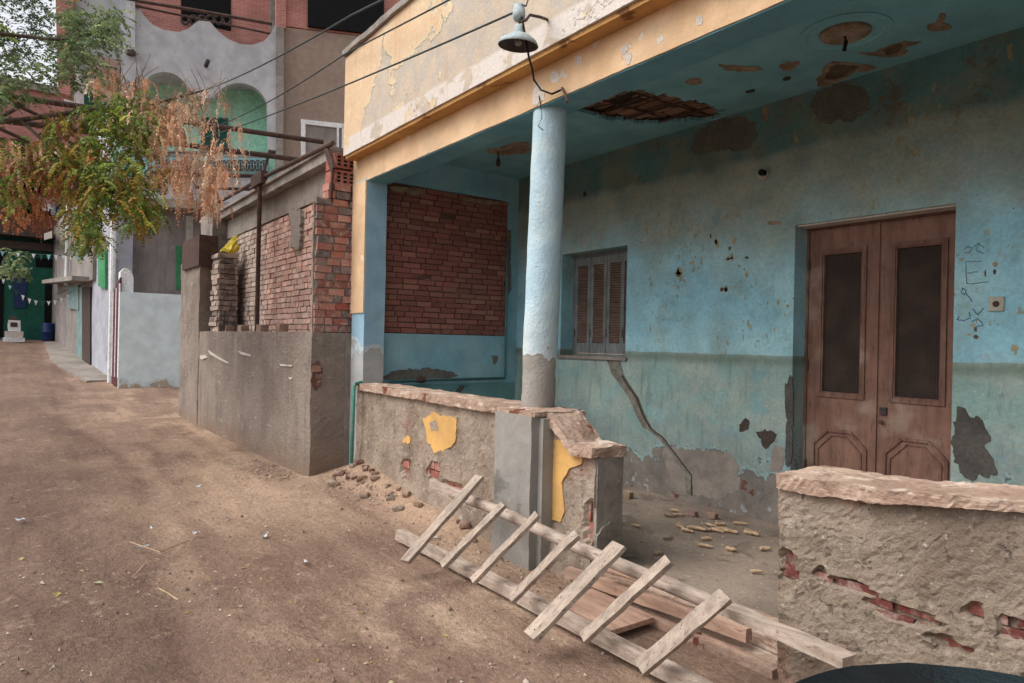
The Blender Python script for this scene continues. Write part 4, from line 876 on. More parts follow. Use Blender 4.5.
# ------------------------------------------------------------------ far house across the end of the grey wall
fh = empty('balcony_house', FC + Vector((0, 0, .3)), 'tall house with a scalloped grey balcony, mint loggia and brick top floor', 'house')
def fp(pts, off): return [onF(x, y, off) for x, y in pts]
def fprism(pts, off, th, mat, name, parent=fh, **kw): return G().prism([p for p in fp(pts, off)], FN * -th).obj(name, mat, parent, **kw)
# loggia wall: scalloped top, two arches, in one outline
def arc(cx, cy, rx, ry, a0, a1, n=12): return [(cx + rx * math.cos(R(a0 + (a1 - a0) * i / n)), cy - ry * math.sin(R(a0 + (a1 - a0) * i / n))) for i in range(n + 1)]
top = [(128, -6), (134, -2), (144, 16), (152, 24), (164, 30), (178, 32), (188, 29), (194, 24), (199, 20.5), (210, 21.5), (218, 31), (228, 39), (240, 44), (252, 45), (264, 41), (271, 33), (275, 25), (283, 26)]
bot = [(283, 205), (268, 205), (268, 112)] + arc(239, 110, 29, 27, 0, 155, 14) + [(205, 97)] + arc(164, 104, 28, 32, 25, 180, 14) + [(136, 205), (120, 205), (120, 60)]
# fill as column strips so the concave outline triangulates cleanly
def strip_wall(top, bot_fn, x0, x1, step, off, th, mat, name):
    def tf(x):
        for (a, b), (c, d) in zip(top, top[1:]):
            if a <= x <= c: return b + (d - b) * (x - a) / max(1e-6, (c - a))
        return top[0][1] if x < top[0][0] else top[-1][1]
    g = G(); x = x0
    P = []
    while x < x1 + 1e-6: P.append(x); x += step
    n = len(P); vs = []
    for x in P:
        a = onF(x, tf(x), off); b = onF(x, bot_fn(x), off); vs += [a, b, a - FN * th, b - FN * th]
    fs = []
    for i in range(n - 1):
        k = i * 4; fs += [(k, k + 1, k + 5, k + 4), (k + 2, k + 6, k + 7, k + 3), (k, k + 4, k + 6, k + 2), (k + 1, k + 3, k + 7, k + 5)]
    fs += [(0, 2, 3, 1), ((n - 1) * 4, (n - 1) * 4 + 1, (n - 1) * 4 + 3, (n - 1) * 4 + 2)]
    g.add(vs, fs); return g.obj(name, mat, fh)
def botf(x):
    if x <= 136.2 or x >= 267.8: return 150
    if x < 205:
        t = (x - 164) / 28.; return 104 - 32 * math.sqrt(max(0, 1 - t * t)) if x < 189 else 104 - 32 * math.sqrt(max(0, 1 - (25 / 28.) ** 2)) + (x - 189) * .55
    t = (x - 239) / 29.2
    return 112 - 29 * math.sqrt(max(0, 1 - t * t)) if x > 213 else 98 + (213 - x) * .05
lg = strip_wall(top, botf, 121, 283, 1.0, 0, .25, 'greyconc', 'loggia_wall')
fprism([(276, 26), (284, 27), (283, 212), (276, 212)], .06, .3, 'concrete', 'corner_post')
fprism([(126, -10), (135, -10), (135, 52), (126, 52)], .12, .3, 'greyconc', 'gutter_box')
G().tube([onF(131, 51, .2), onF(131, 55, .2)], .12, 8).obj('spout', 'metal', fh)
G().tube([onF(206, 66, .05), onF(208, 61, .35)], .06, 6).obj('spout', 'metal', fh)
# left wing, set back
fprism([(70, -40), (126, -60), (126, 70), (84, 76), (72, 60)], -.9, .3, 'greyconc', 'wing_wall')
fprism([(78, 52), (122, 60), (118, 78), (100, 74)], -.3, .4, 'brown', 'wing_soffit')
fprism([(64, 60), (126, 70), (124, 106), (64, 104)], -1.6, .2, 'white', 'wing_wall')
fprism([(84, 92), (101, 94), (101, 108), (84, 106)], -1.4, .1, 'dgreen', 'window')
fprism([(54, -60), (76, -60), (70, 96), (58, 92)], -.6, .5, 'pinkbrick', 'brick_corner')
# loggia interior
fprism([(110, 60), (284, 60), (284, 215), (110, 215)], -1.1, .1, 'mint', 'loggia_back_wall')
G().prism([onF(268.5, 60, -.26), onF(268.5, 60, -1.1), onF(268.5, 212, -1.1), onF(268.5, 212, -.26)], FE * .2).obj('loggia_side_wall', 'mint', fh)
G().prism([onF(122, 72, -.26), onF(283, 84, -.26), onF(283, 84, -.26) - FN * 1.34, onF(122, 72, -.26) - FN * 1.34], Vector((0, 0, .3))).obj('loggia_ceiling', 'greyconc', fh)
fprism([(201, 117), (228, 118), (228, 150), (201, 149)], -1.02, .1, 'dgreen', 'window')
fprism([(222, 147), (228, 147), (228, 152), (222, 152)], -.95, .1, 'metal', 'meter')
# balcony floor and curled railing
G().prism([onF(120, 150, -.26), onF(283, 152, -.26), onF(283, 152, -.26) - FN * 1.3, onF(120, 150, -.26) - FN * 1.3], Vector((0, 0, -.2))).obj('balcony_floor', 'concrete', fh)
fprism([(120, 157), (268, 158), (268, 176), (120, 175)], -.05, .15, 'cyan', 'balcony_parapet')
g = G(); g.tube([onF(120, 152, .1), onF(268, 154, .1)], .02, 6); g.tube([onF(120, 176, .1), onF(268, 176, .1)], .02, 6)
for i in range(12):
    cx = 200 + i * 5.8
    for s in (1, -1):
        g.tube([onF(cx + s * (1.2 + 1.6 * math.cos(t / 2.)) * .9, 165 + 6.5 * math.sin(t / 2.) * (1 - t * .03), .1) for t in range(13)], .018, 5)
g.obj('balcony_railing', 'metal', fh)
fprism([(120, 177), (283, 178), (283, 208), (120, 206)], .02, .3, 'greyconc', 'lower_parapet')
# top floor in brick
tf_ = fprism([(120, -70), (420, -70), (420, 30), (283, 30), (283, 60), (120, 52)], -1.2, .3, 'pinkbrick', 'top_floor_wall')
fprism([(276, -60), (286, -60), (286, 28), (276, 28)], .02, .3, 'pinkbrick', 'brick_pier')
fprism([(181, -60), (231, -60), (231, 31), (181, 20)], -1.18, .05, 'black', 'window')
fprism([(308, -60), (384, -60), (384, 35), (308, 26)], .0, .1, 'black', 'window')
fprism([(270, -60), (276, -60), (276, 34), (270, 32)], -1.1, .3, 'concrete', 'concrete_pillar')
g = G(); G1 = onF(181, 10, -1.1)
for i in range(6):
    cx = 185 + i * 8.4
    for s in (1, -1): g.tube([onF(cx + s * 3.5 * math.cos(t / 2.), 19 + 6.5 * math.sin(t / 2.) * (1 - t * .05), -1.08) for t in range(12)], .03, 5)
g.tube([onF(181, 9, -1.08), onF(231, 16, -1.08)], .03, 5); g.obj('window_grille', 'metal', fh)
G().tube([onF(126, -1, .1), onF(200, 11, .1), onF(272, 24, .1)], .045, 6).obj('handrail', 'rust', fh)
G().tube([onF(131, 5, .1), onF(272, 34, -.9)], .03, 6).obj('handrail', 'rust', fh)
# right bay with brown render and small white window
fprism([(283, 27), (440, 46), (440, 215), (283, 212)], -.1, .3, 'brown', 'bay_wall')
fprism([(284, -60), (440, -60), (440, 46), (284, 26)], -.12, .3, 'pinkbrick', 'bay_brickwork')
wf = G()
for pts in (((301, 119), (346, 124), (346, 128.5), (301, 123.5)), ((301, 123), (305.5, 123), (305.5, 158), (301, 158)), ((342, 127), (346, 127), (346, 160), (342, 160)), ((302, 155), (346, 159), (346, 162), (302, 158)), ((337, 127), (339, 127), (339, 159), (337, 159))):
    wf.prism(fp(pts, -.02), FN * -.1)
wf = wf.obj('window', 'white', fh)
fprism([(305, 123), (342, 127), (342, 159), (305, 156)], -.07, .02, 'greyhouse', 'curtain', wf)
# ground floor: brown wall behind the yard, green shutter, soffit
g0 = fprism([(112, 196), (300, 204), (300, 400), (112, 400)], -.6, .3, 'greyhouse', 'ground_floor_wall')
fprism([(176, 246), (182, 246), (182, 290), (176, 289)], -.55, .08, 'brightgreen', 'shutter')
G().prism([onF(115, 205, .1), onF(283, 212, .1), onF(283, 212, .1) - FN * 1.5, onF(115, 205, .1) - FN * 1.5], Vector((0, 0, .22))).obj('overhang_slab', 'concrete', fh)
fprism([(186, 216), (193, 216), (193, 300), (186, 300)], -.1, .3, 'concrete', 'porch_post')
# alley face of the same building (grey, runs away along the lane)
AE = Vector((-1, -.056, 0)).normalized(); AN = Vector((AE.y, -AE.x, 0)); AN = AN if AN.y < 0 else -AN
def onA(x, y, off=0):
    r = ray(x, y); o = Vector((0, 0, H)); t = (off - AN.dot(o - FC)) / AN.dot(r); return o + r * t
lh = empty('lane_house', FC + AE * 6 + Vector((0, 0, .5)), 'narrow grey rendered house with a door canopy along the lane', 'house')
L1 = FC + AE * 15.2
zA = lambda p: gz(p.x, p.y)
p108 = onA(100.5, 300); 
def ablock(x0, x1, z0, z1, off, th, mat, name, parent=lh):
    a = onA(x0, 300, off) if not isinstance(x0, Vector) else x0; b = onA(x1, 300, off) if not isinstance(x1, Vector) else x1
    a = Vector((a.x, a.y, z0)); b = Vector((b.x, b.y, z0))
    return G().prism([a, b, b + Vector((0, 0, z1 - z0)), a + Vector((0, 0, z1 - z0))], -AN * th).obj(name, mat, parent)
ablock(FC, 92, 0, 5.6, 0, .4, 'lavhouse', 'wall'); ablock(91.9, Vector((L1.x, L1.y, 0)), 0, 3.2, -.02, .4, 'greyhouse', 'wall')
ablock(91.9, Vector((L1.x, L1.y, 0)), 3.2, 6.2, .1, .6, 'greyhouse', 'upper_wall')
b0 = onA(92, 286, 0).z
cn = G().prism([onA(93, 277, 0), onA(58, 281, 0), onA(58, 281, 0) + AN * .55, onA(93, 277, 0) + AN * .55], Vector((0, 0, -.14))).obj('door_canopy', 'concrete', lh)
da = onA(91, 367, .02)
dr = G().prism([onA(91, 287, .02), onA(83, 287, .02), onA(83, 362, .02), onA(91, 368, .02)], AN * .03).obj('door', 'metal', lh)
G().prism([onA(83, 287, .02), onA(77, 287, .02), onA(77, 360, .02), onA(83, 364, .02)], AN * .02).obj('side_panel', 'cyandull', lh)
wn = G().prism([onA(80, 286, .02), onA(69, 286, .02), onA(69, 308, .02), onA(80, 310, .02)], AN * .05).obj('window', 'cyandull', lh)
G().prism([onA(107, 248, .02), onA(100, 250, .02), onA(100, 286, .02), onA(107, 289, .02)], AN * .05).obj('shutter', 'brightgreen', lh)
pd = onA(112, 300, .08); G().tube([Vector((pd.x, pd.y, .2)), Vector((pd.x, pd.y, 5.6))], .07, 8).obj('drainpipe', 'white', lh)
pd = onA(66, 300, .18); G().tube([Vector((pd.x, pd.y, 3.3)), Vector((pd.x, pd.y, 6.2))], .06, 8).obj('drainpipe', 'white', lh)
# upper window hood pieces
G().prism([onA(52, 238, .2), onA(44, 240, .2), onA(44, 240, .7), onA(52, 238, .7)], Vector((0, 0, .25))).obj('window_hood', 'concrete', lh)
# concrete apron in front of the lane house
a = FC + AE * .0; g = G(); vs = []; nn = 14
for i in range(nn + 1):
    p = FC + AE * (i * .9); q = p + AN * (.9 * (1 - abs(i / nn - .4) * .8)); vs += [(p.x, p.y, gz(p.x, p.y) + .05), (q.x, q.y, gz(q.x, q.y) + .035), (p.x, p.y, gz(p.x, p.y) - .3), (q.x, q.y, gz(q.x, q.y) - .3)]
fs = []
for i in range(nn): k = i * 4; fs += [(k, k + 1, k + 5, k + 4), (k + 1, k + 3, k + 7, k + 5)]
G().add(vs, fs + [(0, 2, 3, 1)]).obj('pavement', 'cement', kind='structure')
# white yard wall with arched gate
WX = -19.6
ww = empty('yard_wall', (WX, 3, .2), 'pale blue whitewashed yard wall with rounded gate pillar', 'wall')
wa = onX(119, 292, WX); wb = onX(196, 293, WX); wz = wa.z
G().rbox((WX, wa.y, -.1), (WX + .2, wb.y, wz), .12, .01, 1.5, seed=3).obj('wall_body', 'bluewhite', ww)
ga = onX(119, 300, WX); gb = onX(133, 300, WX); gtop = onX(126, 268, WX).z; w_ = gb.y - ga.y
prof = [Vector((WX + .02, gb.y, -.1))] + [Vector((WX + .02, ga.y + w_ * .35 + w_ * .65 * math.cos(t / 8 * math.pi / 2), gtop - .3 + .3 * math.sin(t / 8 * math.pi / 2))) for t in range(9)] + [Vector((WX + .02, ga.y + .02, gtop - .1)), Vector((WX + .02, ga.y + .02, -.1))]
G().prism(prof, Vector((-.4, 0, 0))).obj('gate_pillar', 'white', ww)
g1 = onX(119.5, 300, WX + .1); g2 = onX(113.5, 300, WX - .6)
g = G(); g.prism([Vector((g1.x, g1.y, .25)), Vector((g2.x, g2.y, .3)), Vector((g2.x, g2.y, gtop - .55)), Vector((g1.x, g1.y, gtop - .25))], Vector((0, .04, 0))); g.obj('iron_gate', 'maroon', ww)
g = G()
for k in range(3): g.tube([Vector((g1.x, g1.y, .5)).lerp(Vector((g2.x, g2.y, .5)), k / 2), Vector((g1.x, g1.y, gtop - .4)).lerp(Vector((g2.x, g2.y, gtop - .6)), k / 2)], .02, 6)
g.obj('gate_bars', 'white', ww)

# ------------------------------------------------------------------ green shop at the end of the lane
SX = -36
gs = empty('green_shop', (SX, -1, 1.3), 'green painted shop with a dark brick upper floor at the end of the lane', 'shop')
zb = 1.0; zt = onX(25, 236, SX).z
G().box((SX - .4, -9, zb), (SX, 2.2, zt)).obj('shop_wall', 'shopgreen', gs)
G().box((SX - 5, -9, zt), (SX + .1, 2.6, onX(30, 150, SX).z)).obj('upper_wall', 'darkbrick', gs)
def sp(x, y, off=.02): return onX(x, y, SX + off)
def sbox(x0, y0, x1, y1, mat, name, off=.03, th=.05, parent=gs):
    a = sp(x0, y0, off); b = sp(x1, y1, off); return G().box((SX + off - th, min(a.y, b.y), min(a.z, b.z)), (SX + off, max(a.y, b.y), max(a.z, b.z))).obj(name, mat, parent)
sbox(-20, 245, 3, 337, 'black', 'open_doorway'); sbox(45, 284, 54, 337, 'black', 'open_doorway'); sbox(36, 258, 54, 268, 'black', 'transom', .04)
sbox(14, 278, 26, 308, 'blueplastic', 'notice_board', .06)
sbox(-20, 238, 58, 252, 'metal', 'shutter_box', .3, .35)
G().box((SX - .1, -9, zt - .1), (SX + .9, 2.4, zt + .1)).obj('awning', 'metal', gs)
for i in range(4):
    a = sp(-10 + i * 16, 215, .12); G().box((SX + .05, a.y, a.z), (SX + .12, a.y + 1, a.z + 2.0)).obj('shuttered_window', 'maroon', gs)
# second brick block behind, seen under the sky
bb = empty('brick_block', (-44, -4, 1.5), 'reddish brick building behind the shop, below the open sky', 'building')
pz_ = onX(30, 90, -44).z; G().box((-50, -16, 1), (-44, 3.4, pz_)).obj('wall', 'pinkbrick', bb); G().box((-50.2, -16.2, pz_), (-43.8, 3.6, pz_ + .4)).obj('roof_edge', 'concrete', bb)
a = onX(50, 300, -44)
# barrel
p = sp(48, 337, 1.2); g = G().lathe(Vector((p.x, p.y, gz(p.x, p.y) - .02)), [(a_ * .62, b_ * .72) for a_, b_ in [(0, 0), (.36, 0), (.38, .1), (.38, .5), (.4, .52), (.38, .54), (.38, 1.0), (.34, 1.05), (0, 1.05)]], 20); g.obj('barrel', 'blueplastic', smooth=True, label='blue plastic barrel beside the green shop doorway', cat='barrel')
# pale boxy machine of no certain kind
p = sp(14, 338, 2.2); bz = gz(p.x, p.y); pm = empty('pale_machine', (p.x, p.y, bz), 'white machine on a stepped stand before the green shop', 'machine')
for nm, w1, w2, z0, z1, mt in (('base', .3, .36, 0, .16, 'white'), ('lower_body', .24, .3, .17, .42, 'whiteflake'), ('upper_body', .17, .2, .43, .86, 'white')):
    G().rbox((p.x - w1, p.y - w2, bz + z0), (p.x + w1, p.y + w2, bz + z1), .1, .02, 3).obj(nm, mt, pm)
G().box((p.x + .17, p.y - .12, bz + .6), (p.x + .19, p.y + .1, bz + .78)).obj('panel', 'metal', pm)
G().rbox((p.x - .08, p.y - .14, bz + .87), (p.x + .1, p.y + .06, bz + 1.02), .05, .02, 4).obj('top_box', 'metal', pm)

# bunting across the lane
def bunting(a, b, sag, n, y0):
    root = empty('bunting_string', a, 'string with small white and turquoise pennants across the lane', 'bunting', None) if y0 == 0 else empty('bunting_string', a, 'lower string of pale pennants in front of the shop doorway', 'bunting')
    pts = [a.lerp(b, i / n) + Vector((0, 0, -sag * 4 * (i / n) * (1 - i / n))) for i in range(n + 1)]
    G().tube(pts, .01, 4).obj('string', 'wire', root)
    for i in range(1, n):
        p = pts[i]; w = .05; h = .16 * random.uniform(.8, 1.2); dd = (b - a).normalized()
        G().prism([p - dd * w, p + dd * w, p + Vector((random.uniform(-.03, .03), 0, -h))], Vector((.01, 0, 0))).obj('pennant', random.choice(['white', 'cyan', 'dgreen', 'white']), root)
bunting(onX(-30, 248, -24), onX(92, 256, -24), .05, 16, 0)
bunting(onX(-10, 262, -28), onX(80, 285, -28), .9, 14, 1)
# washing on a line
lnA = onA(40, 195, .1); lnB = onA(66, 200, .1)
cl0 = Vector(onX(38, 196, -27)); cl1 = Vector(onX(70, 201, -27))
wl = empty('washing_line', cl0, 'short line of white and purple washing high up on the lane house', 'washing line')
G().tube([cl0, cl1], .015, 5).obj('line', 'wire', wl)
for k, (x, mt) in enumerate(((46, 'white'), (50, 'white'), (55, 'lavhouse'), (59, 'blueplastic'))):
    p = onX(x, 198, -27); h = random.uniform(.35, .8)
    G().rbox((p.x, p.y - .1, p.z - h), (p.x + .03, p.y + .1, p.z), .06, .03, 5, seed=k).obj('garment', mt, wl)
G().bar(onX(36, 199, -26.8), onX(76, 203, -26.8), .15, .12, (0, 0, 1), 2, 0).obj('roof_beam', 'concrete', label='pale concrete beam sticking out of the lane house above the washing', cat='beam')
# pergola pipes spanning the lane
pg = empty('pipe_pergola', onY(300, 158, 3.6), 'rusty pipes of a bare pergola spanning the lane under the tree', 'pergola')
for a, b, r in (((-60, 86), (323, 142), .05), ((-60, 112), (300, 160), .05), ((150, 172), (264, 176), .03), ((195, 187), (262, 190), .03)):
    A = onX(a[0], a[1], -13.6); B = onX(b[0], b[1], -13.6); B2 = onX(b[0], b[1], -13.6)
    G().tube([A, B], r, 8).obj('pipe', 'rust', pg)
for a, b in (((6, 100), (48, 120)), ((0, 118), (24, 104)), ((-20, 120), (25, 140)), ((-40, 135), (30, 142)), ((270, 150), (263, 175))):
    G().tube([onX(a[0], a[1], -13.6), onX(b[0], b[1], -13.6)], .03, 6).obj('brace', 'rust', pg)

# ------------------------------------------------------------------ tree
tr = empty('street_tree', (-10.4, -2.6, 0), 'lane tree with green leaves and hanging clusters of dry orange foliage', 'tree')
TB = Vector((-10.4, -2.6, -.1))
g = G(); tp = [TB, TB + Vector((.1, .1, 1.5)), TB + Vector((0, .3, 3.0)), TB + Vector((.1, .6, 4.4))]
g.tube(tp, .24, 12, .15, .06); g.obj('trunk', 'bark', tr, smooth=True)
def limb(pts, r0, r1, name='branch'): G().tube(pts, r0, 8, r1, .08).obj(name, 'bark', tr, smooth=True)
A1 = atd(20, 120, 9.2); A2 = atd(90, 110, 9); A3 = atd(150, 105, 9); A4 = atd(60, 40, 9); A5 = atd(110, 30, 9); A6 = atd(70, 180, 8.8); A7 = atd(205, 90, 9.2); A8 = atd(-40, 180, 8.5); A9 = atd(30, 235, 8.5)
limb([tp[2], tp[2].lerp(A1, .5) + Vector((0, 0, .3)), A1, A2, A3, A7], .05, .012)
limb([tp[3], tp[3].lerp(A4, .5) + Vector((0, 0, .3)), A4, A5], .04, .012)
limb([A1, A1.lerp(A6, .5) + Vector((0, 0, .1)), A6, atd(105, 215, 8.8)], .025, .008)
limb([tp[2], A8, A9], .03, .01); limb([tp[3], tp[3] + Vector((.5, -1, 1.5)), tp[3] + Vector((1.2, -2, 2.4))], .1, .03); limb([tp[3], tp[3] + Vector((-.6, .3, 1.8)), tp[3] + Vector((-.9, .9, 3))], .1, .03)
def frond(g, p, d, L, col_, droop, n=7, lw=.014, ll=.05):
    q = p.copy(); d = d.normalized(); side = d.cross(Vector((0, 0, 1)));
    if side.length < .1: side = Vector((1, 0, 0))
    side.normalize(); prev = q
    for i in range(n):
        d = (d + Vector((0, 0, -droop))).normalized(); q = q + d * (L / n)
        g.add([prev + side * .002, prev - side * .002, q], [(0, 1, 2)], col_)
        for s in (1, -1):
            k = random.uniform(.75, 1.25); e = (side * s + d * .7 + Vector((0, 0, -.35 - droop)) + Vector((random.uniform(-.3, .3) for _ in range(3)))).normalized()
            w = e.cross(Vector((random.uniform(-1, 1), random.uniform(-1, 1), 1))).normalized() * lw * k
            c = col_ if random.random() < .85 else tuple(v * 1.25 for v in col_[:3]) + (1,)
            l_ = ll * k * (1.1 - i / n * .4)
            g.add([q, q + e * l_ * .45 + w, q + e * l_, q + e * l_ * .45 - w], [(0, 1, 2, 3)], c)
        prev = q
GR = [(108, 136, 52), (128, 152, 60), (90, 118, 50), (146, 162, 68), (170, 168, 76), (116, 140, 78)]
YL = [(150, 140, 50), (166, 130, 50), (140, 116, 52), (178, 142, 60)]
OR = [(240, 194, 158), (226, 172, 134), (244, 206, 174), (206, 150, 114), (232, 182, 144)]
SG = [(110, 132, 84), (128, 146, 98), (144, 160, 108), (96, 118, 78)]
def blob(g, cx, cy, rx, ry, dpt, cnt, cols, L, droop, **kw):
    for _ in range(int(cnt * 1.8)):
        while True:
            a, b = random.uniform(-1, 1), random.uniform(-1, 1)
            if a * a + b * b < 1: break
        x, y = cx + a * rx, cy + b * ry
        if noise.noise(Vector((x * .05, y * .05, dpt))) < -.22: continue
        p = atd(x, y, dpt + random.gauss(0, .45)); c = random.choice(cols); k = random.uniform(.7, 1.2)
        frond(g, p, Vector((random.uniform(-1, 1), random.uniform(-1, 1), random.uniform(-.5, .5))), L * random.uniform(.7, 1.2), lin(tuple(min(255, v * k) for v in c)), droop, **kw)
g = G()
blob(g, 100, 150, 52, 50, 9, 330, GR, .26, .22); blob(g, 128, 115, 34, 24, 9, 90, GR, .24, .2); blob(g, 110, 205, 42, 32, 8.9, 210, GR + YL, .26, .25); blob(g, 90, 228, 22, 22, 8.8, 80, GR, .24, .25)
blob(g, 100, 165, 50, 45, 8.9, 110, YL, .22, .25); blob(g, 60, 145, 40, 35, 9.2, 170, YL + [(150, 96, 50)], .2, .25); blob(g, 150, 190, 22, 34, 8.9, 60, GR + YL, .22, .25)
blob(g, 14, 262, 22, 12, 8.8, 30, SG, .2, .2); blob(g, 10, 170, 25, 40, 9, 60, GR, .24, .2)
blob(g, 85, 25, 42, 26, 9.2, 210, SG, .26, .12); blob(g, 78, 62, 26, 24, 9, 90, SG, .24, .12); blob(g, 20, 25, 38, 34, 9.3, 150, [(84, 104, 82), (70, 92, 76), (96, 112, 84)], .24, .1, lw=.011); blob(g, 10, 75, 42, 26, 9.2, 120, SG, .24, .1); blob(g, -50, 60, 60, 90, 9, 350, SG + GR, .26, .15)
blob(g, 0, -60, 130, 60, 9.5, 300, SG + GR, .26, .15, n=5)
g.obj('foliage', 'leaf', tr)
g = G()
blob(g, 196, 135, 48, 52, 9.2, 175, OR, .28, .6, lw=.0075, ll=.055); blob(g, 150, 112, 38, 22, 9.2, 130, OR, .26, .5, lw=.008, ll=.055); blob(g, 195, 178, 30, 30, 9.1, 105, OR, .28, .65, lw=.0075, ll=.055)
blob(g, 106, 78, 15, 12, 9.1, 40, OR, .22, .5, lw=.01); blob(g, 140, 92, 16, 16, 9.1, 50, OR, .22, .5, lw=.01); blob(g, 28, 190, 38, 34, 9.4, 210, [(176, 106, 64), (160, 92, 54), (186, 122, 78)], .24, .5, lw=.01); blob(g, 20, 150, 30, 20, 9.3, 80, OR, .22, .5, lw=.01)
blob(g, 222, 185, 20, 24, 9.1, 36, OR, .2, .6, lw=.01); blob(g, 170, 150, 20, 40, 9.0, 90, OR, .24, .6, lw=.01); blob(g, 75, 165, 40, 30, 9.4, 60, OR, .2, .5, lw=.01)
g.obj('dry_foliage', 'leaf', tr)
g = G()
for _ in range(90):
    a = random.choice([(150, 100), (200, 100), (180, 120), (120, 90)]); p = atd(a[0] + random.uniform(-25, 25), a[1] + random.uniform(-10, 10), 9.1); q = p + Vector((random.uniform(-.3, .3), random.uniform(-.3, .3), random.uniform(-.1, .5))); g.tube([p, p.lerp(q, .5) + Vector((0, 0, .03)), q], .007, 4, .003)
for _ in range(80):
    p = atd(random.uniform(30, 140), random.uniform(110, 220), 9); q = p + Vector((random.uniform(-.3, .3), random.uniform(-.3, .3), random.uniform(-.2, .35))); g.tube([p, p.lerp(q, .5) + Vector((0, 0, .03)), q], .006, 4, .002)
g.obj('twigs', 'tan', tr)

# ------------------------------------------------------------------ parked car, only its bonnet enters the picture
CARD = 1.66; CARL = .98
def cartf(g):
    g.v = [fw * (CARD - (v.x - CX0)) + rt * (CARL + v.y - (CY0 + CY1) / 2) + Vector((0, 0, v.z)) for v in g.v]; return g
car = empty('parked_car', (.9, 1.0, -.12), 'dark slate car whose bonnet edge shows before the pitted wall', 'car')
CX0, CY0, CY1 = -.9, 1.1, 2.5
def carsec(x):     # (z sill, z shoulder, half width scale) along the length
    t = (x - CX0)
    top = .74 + .15 * min(1, max(0, t / .35)) ** .5 if t < 1.0 else (.86 + (t - 1.0) * .62 if t < 1.75 else (1.325 if t < 3.1 else 1.325 - (t - 3.1) * .55))
    w = .62 + .16 * min(1, max(0, t) / .22) ** .5
    return top, w
def carbody(zlo, ztop_fn, wf):
    g = G(); N = 46; K = 40; vs = []
    cy = (CY0 + CY1) / 2
    for i in range(N + 1):
        x = CX0 + 4.0 * i / N; top, w = ztop_fn(x)
        for k in range(K + 1):
            a = math.pi * k / K; c, s = math.cos(a), math.sin(a)
            e = .5; cc = (abs(c) ** e) * (1 if c > 0 else -1); vs.append((x + .3 * cc * cc * max(0, 1 - i / 9), cy + w * wf * cc, zlo + (top - zlo) * (abs(s) ** e) * (1 - .10 * cc * cc)))
    fs = [(i * (K + 1) + k, i * (K + 1) + k + 1, (i + 1) * (K + 1) + k + 1, (i + 1) * (K + 1) + k) for i in range(N) for k in range(K)]
    fs += [tuple(range(K + 1)), tuple(N * (K + 1) + k for k in range(K + 1))[::-1]]
    g.add(vs, fs); return g
def bodytop(x): top, w = carsec(x); return min(top, .89), w
cartf(carbody(.2, bodytop, 1)).obj('body', 'carpaint', car, smooth=True)
def cabtop(x):
    t = x - CX0; top, w = carsec(x); return (max(top, .84) if 1.0 < t < 3.9 else .84, w)
cartf(carbody(.82, cabtop, .86)).obj('windows', 'carglass', car, smooth=True)
g = cartf(G().box((CX0 + 1.8, CY0 + .18, 1.31), (CX0 + 3.05, CY1 - .18, 1.345))); g.obj('roof', 'carpaint', car)
for x in (-.2, 2.3):
    for y in (CY0 - .02, CY1 - .16):
        w = cartf(G().lathe(Vector((x, y, .19)), [(.2, 0), (.31, .0), (.31, .18), (.2, .18)], 24, Vector((0, 1, 0)))).obj('wheel', 'rubber', car)
        cartf(G().lathe(Vector((x, y, .19)), [(0, .02), (.2, .02), (.2, .16), (0, .16)], 16, Vector((0, 1, 0)))).obj('rim', 'chrome', w)
for y in (CY0 + .2, CY1 - .2): cartf(G().lathe(Vector((CX0 + .02, y, .55)), [(0, -.05), (.08, -.04), (.1, 0), (.1, .05)], 16, Vector((1, 0, 0)))).obj('headlight', 'glass', car)

# ------------------------------------------------------------------ litter, pebbles and leaves
def scat(n, region, size, mats, name, kind, flat=False):
    g = G()
    for _ in range(n):
        x, y = region(); z = gz(x, y) + gnoise(x, y)
        if noise.noise(Vector((x * .8, y * .8, size * 900))) < random.uniform(-.35, .25): continue
        s = size * random.uniform(.4, 1.5) * (1 if random.random() < .93 else 1.8); a = random.uniform(0, 6.28); u = Vector((math.cos(a), math.sin(a), random.uniform(-.2, .2))) * s; v_ = Vector((-math.sin(a), math.cos(a), random.uniform(-.3, .3))) * s * random.uniform(.35, .8)
        c = lin(random.choice(mats)); p = Vector((x, y, z + .004))
        if flat: g.add([p - u, p - v_ + Vector((0, 0, s * .1)), p + u, p + v_ + Vector((0, 0, s * .3))], [(0, 1, 2, 3)], c)
        else: g.add([p - u, p - v_, p + u, p + v_, p + Vector((0, 0, s * .7)) + u * random.uniform(-.3, .3)], [(0, 1, 4), (1, 2, 4), (2, 3, 4), (3, 0, 4)], c)
    g.obj(name, 'leaf' if flat else 'brickd', kind=kind)
def reg():
    x = -1.5 - abs(random.gauss(0, 4.2)); return x, random.uniform(-1.6, 3.1) + max(0, 0) if True else 0
def regw():
    x = random.uniform(-9, -3.4); return x, 3.1 - abs(random.gauss(0, .22))
def regl():
    x = -1.6 - abs(random.gauss(0, 3.0)); return x, min(2.9, random.gauss(.5, .8))
scat(2600, reg, .011, [(140, 114, 96), (170, 146, 124), (112, 90, 78), (186, 170, 154)], 'gravel', 'stuff')
scat(1300, regw, .014, [(160, 130, 108), (176, 150, 130), (124, 90, 76), (196, 180, 164)], 'brick_crumbs', 'stuff')
scat(520, regl, .016, [(196, 180, 120), (180, 158, 96), (206, 196, 158), (150, 128, 80)], 'fallen_leaves', 'stuff', True)
def scat2():
    x = random.uniform(-9.5, -7.9); return x, 2.75 - abs(random.gauss(0, .3))
g = G()
